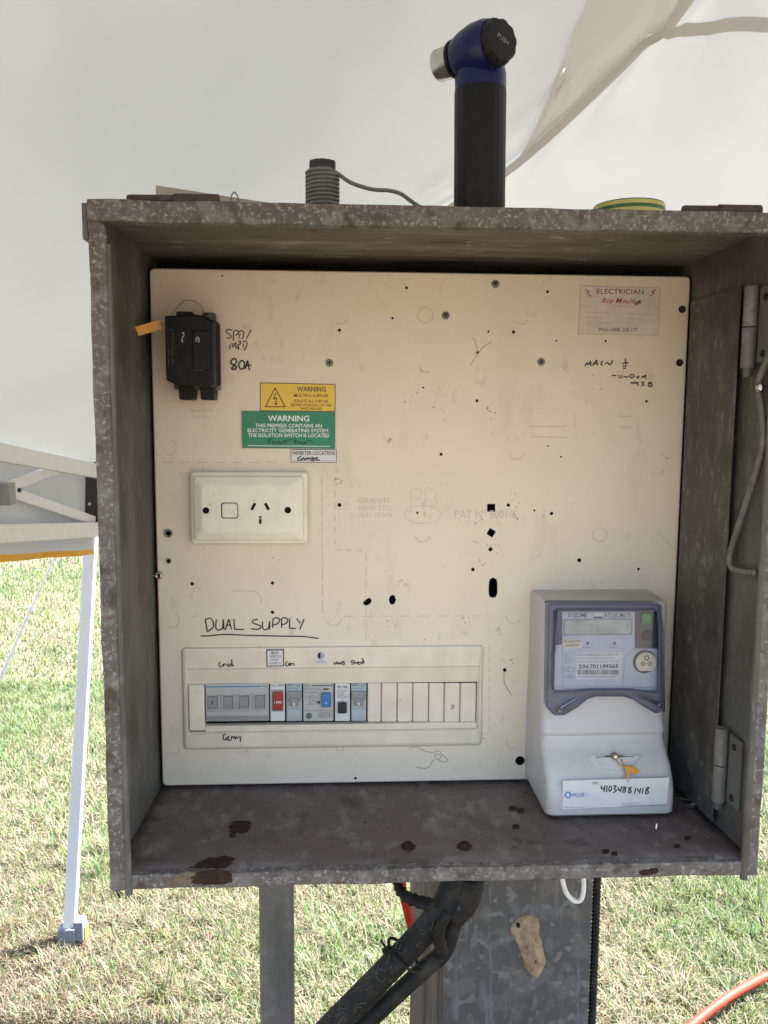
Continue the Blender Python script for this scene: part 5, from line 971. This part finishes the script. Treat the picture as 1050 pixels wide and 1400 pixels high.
# black conduits hanging from the floor
yK = -.03; kk = dpt(yK)
con = thing('black_conduit', 'dusty black conduit slanting down to the left from under the box', 'conduit', (on_y(600, 1215, yK)[0], yK, 0))
c_pts = [on_y(622, 1190, yK+.01), on_y(618, 1212, yK+.005), on_y(604, 1243, yK), on_y(570, 1284, yK), on_y(520, 1336, yK), on_y(455, 1402, yK), on_y(400, 1462, yK)]
e_ = c_pts[-1]; c_pts += [e_+np.array([-.06, .01, -.10]), np.array([e_[0]-.10, yK+.02, .55]), np.array([e_[0]-.11, yK+.03, .02])]
MB().tube(smooth_path(c_pts, 6), 19*kk, 20).build('main_pipe', 'conduit_black', con, True)
d_pts = [on_y(622, 1250, yK+.012), on_y(608, 1298, yK+.004), on_y(580, 1325, yK+.004), on_y(545, 1357, yK+.004), on_y(495, 1405, yK+.004), on_y(440, 1462, yK+.004)]
e_ = d_pts[-1]; d_pts += [e_+np.array([-.05, .02, -.12]), np.array([e_[0]-.08, yK+.06, .5]), np.array([e_[0]-.09, yK+.07, .02])]
MB().tube(smooth_path(d_pts, 6), 13*kk, 16).build('side_pipe', 'conduit_black', con, True)
MB().tube(smooth_path([on_y(640, 1200, yK+.012), on_y(632, 1230, yK+.006), on_y(612, 1252, yK)], 5), [25*kk, 24*kk, 26*kk, 24*kk, 25*kk, 24*kk, 25*kk, 23*kk, 24*kk, 23*kk, 24*kk], 18).build('rubber_boot', 'conduit_black', con, True)
MB().tube(smooth_path([on_y(541, 1203, yK+.02), on_y(546, 1216, yK+.012), on_y(556, 1226, yK), on_y(574, 1233, yK-.01), on_y(592, 1238, yK-.018)], 4), [.003, .005, .004, .006, .005, .007, .005, .006, .007, .006, .008, .006, .008, .007, .008, .007, .005], 6, True, .45).build('torn_flap', 'conduit_black', con, True)
MB().tube(smooth_path([on_y(612, 1250, yK-.028), on_y(600, 1275, yK-.026), on_y(604, 1300, yK-.02), on_y(601, 1310, yK-.01)], 4), [.004, .005, .006, .006, .007, .006, .008, .006, .008, .007, .006, .006, .003], 6, True, .45).build('torn_flap', 'conduit_black', con, True)
p = Vector(on_y(551, 1304, yK)); dd = (Vector(c_pts[4])-Vector(c_pts[3])).normalized(); a = dd.cross(Vector((0, 1, 0))).normalized(); b = Vector((0, 1, 0))
pc0 = Vector(on_y(556, 1309, yK+.002)) 
tie = [pc0+a*(math.cos(t)*31*kk)+b*(math.sin(t)*26*kk)-a*6*kk for t in np.linspace(0, 2*math.pi, 25)]
pcx = MB().tube(tie, .0018, 6).bar(on_y(530, 1300, yK-.006), on_y(521, 1286, yK-.008), .004, .0024).bar(on_y(534, 1297, yK-.005), on_y(524, 1303, yK-.007), .007, .006).build('cable_tie', 'conduit_black', con)
mb = MB()
for k in range(60):
    t = rng.uniform(.02, 1); base = Vector(c_pts[2]).lerp(Vector(c_pts[5]), t); th = rng.uniform(-1.2, 1.2)
    nrm_ = (a*math.sin(th)*-1+Vector((0, -1, 0))*math.cos(th)); q = base+nrm_*19.2*kk; d3 = Vector(rng.normal(0, 1, 3)); d3 = (d3-nrm_*d3.dot(nrm_)).normalized()*rng.uniform(.0015, .0055)
    d4 = Vector(rng.normal(0, 1, 3)); d4 = (d4-nrm_*d4.dot(nrm_)).normalized()*.003; mb.tube([q-d3, q+d3], .00022, 4)
sf = mb.build('grass_clippings', 'straw', con); sf['kind'] = 'stuff'
gp = MB(); r_ = [on_y(x, y, -.05) for x, y in ((546, 1203), (640, 1203), (650, 1216), (560, 1217))]
soft(tag(gp.box(r_[0][0], r_[1][0]+.01, -.09, .06, Z0-.026, Z0-.0165).build('gland_plate', 'pale_rust'), 'rusty plate under the box where the black conduit enters', 'plate'), .002)
# orange pipe behind, orange hose on the lawn, white cable loop
yO_ = .045; op = [on_y(547, 1190, yO_), on_y(551, 1220, yO_), on_y(558, 1250, yO_), on_y(564, 1280, yO_), on_y(556, 1312, yO_+.005), on_y(520, 1352, yO_+.005), on_y(470, 1402, yO_+.005), on_y(415, 1460, yO_+.01)]
e_ = op[-1]; op += [e_+np.array([-.05, .02, -.12]), np.array([e_[0]-.09, yO_+.05, .4]), np.array([e_[0]-.09, yO_+.06, .01])]
tag(MB().tube(smooth_path(op, 6), 6.2*dpt(yO_), 12).build('orange_pipe', 'hose_orange', None, True), 'short stretch of orange pipe behind the black conduit', 'pipe')
hp = [on_z(x, y, z) for x, y, z in ((700, 1700, .02), (800, 1550, .02), (890, 1455, .03), (945, 1403, .05), (985, 1371, .06), (1020, 1349, .06), (1060, 1330, .05), (1120, 1314, .03), (1220, 1308, .02), (1400, 1330, .02))]
tag(MB().tube(smooth_path(hp, 8), .0115, 12).build('orange_hose', 'hose_orange', None, True), 'orange red hose curving across the lawn at the lower right', 'hose')
yW = .02; wp = [on_y(768, 1195, yW), on_y(770, 1208, yW), on_y(775, 1222, yW), on_y(784, 1231, yW), on_y(793, 1231, yW), on_y(797, 1222, yW), on_y(798, 1208, yW), on_y(797.5, 1194, yW)]
tag(MB().tube(smooth_path(wp, 5), 3.6*dpt(yW), 10).build('white_cable', 'cable_white', None, True), 'white cable looping below the box in front of the post', 'cable')
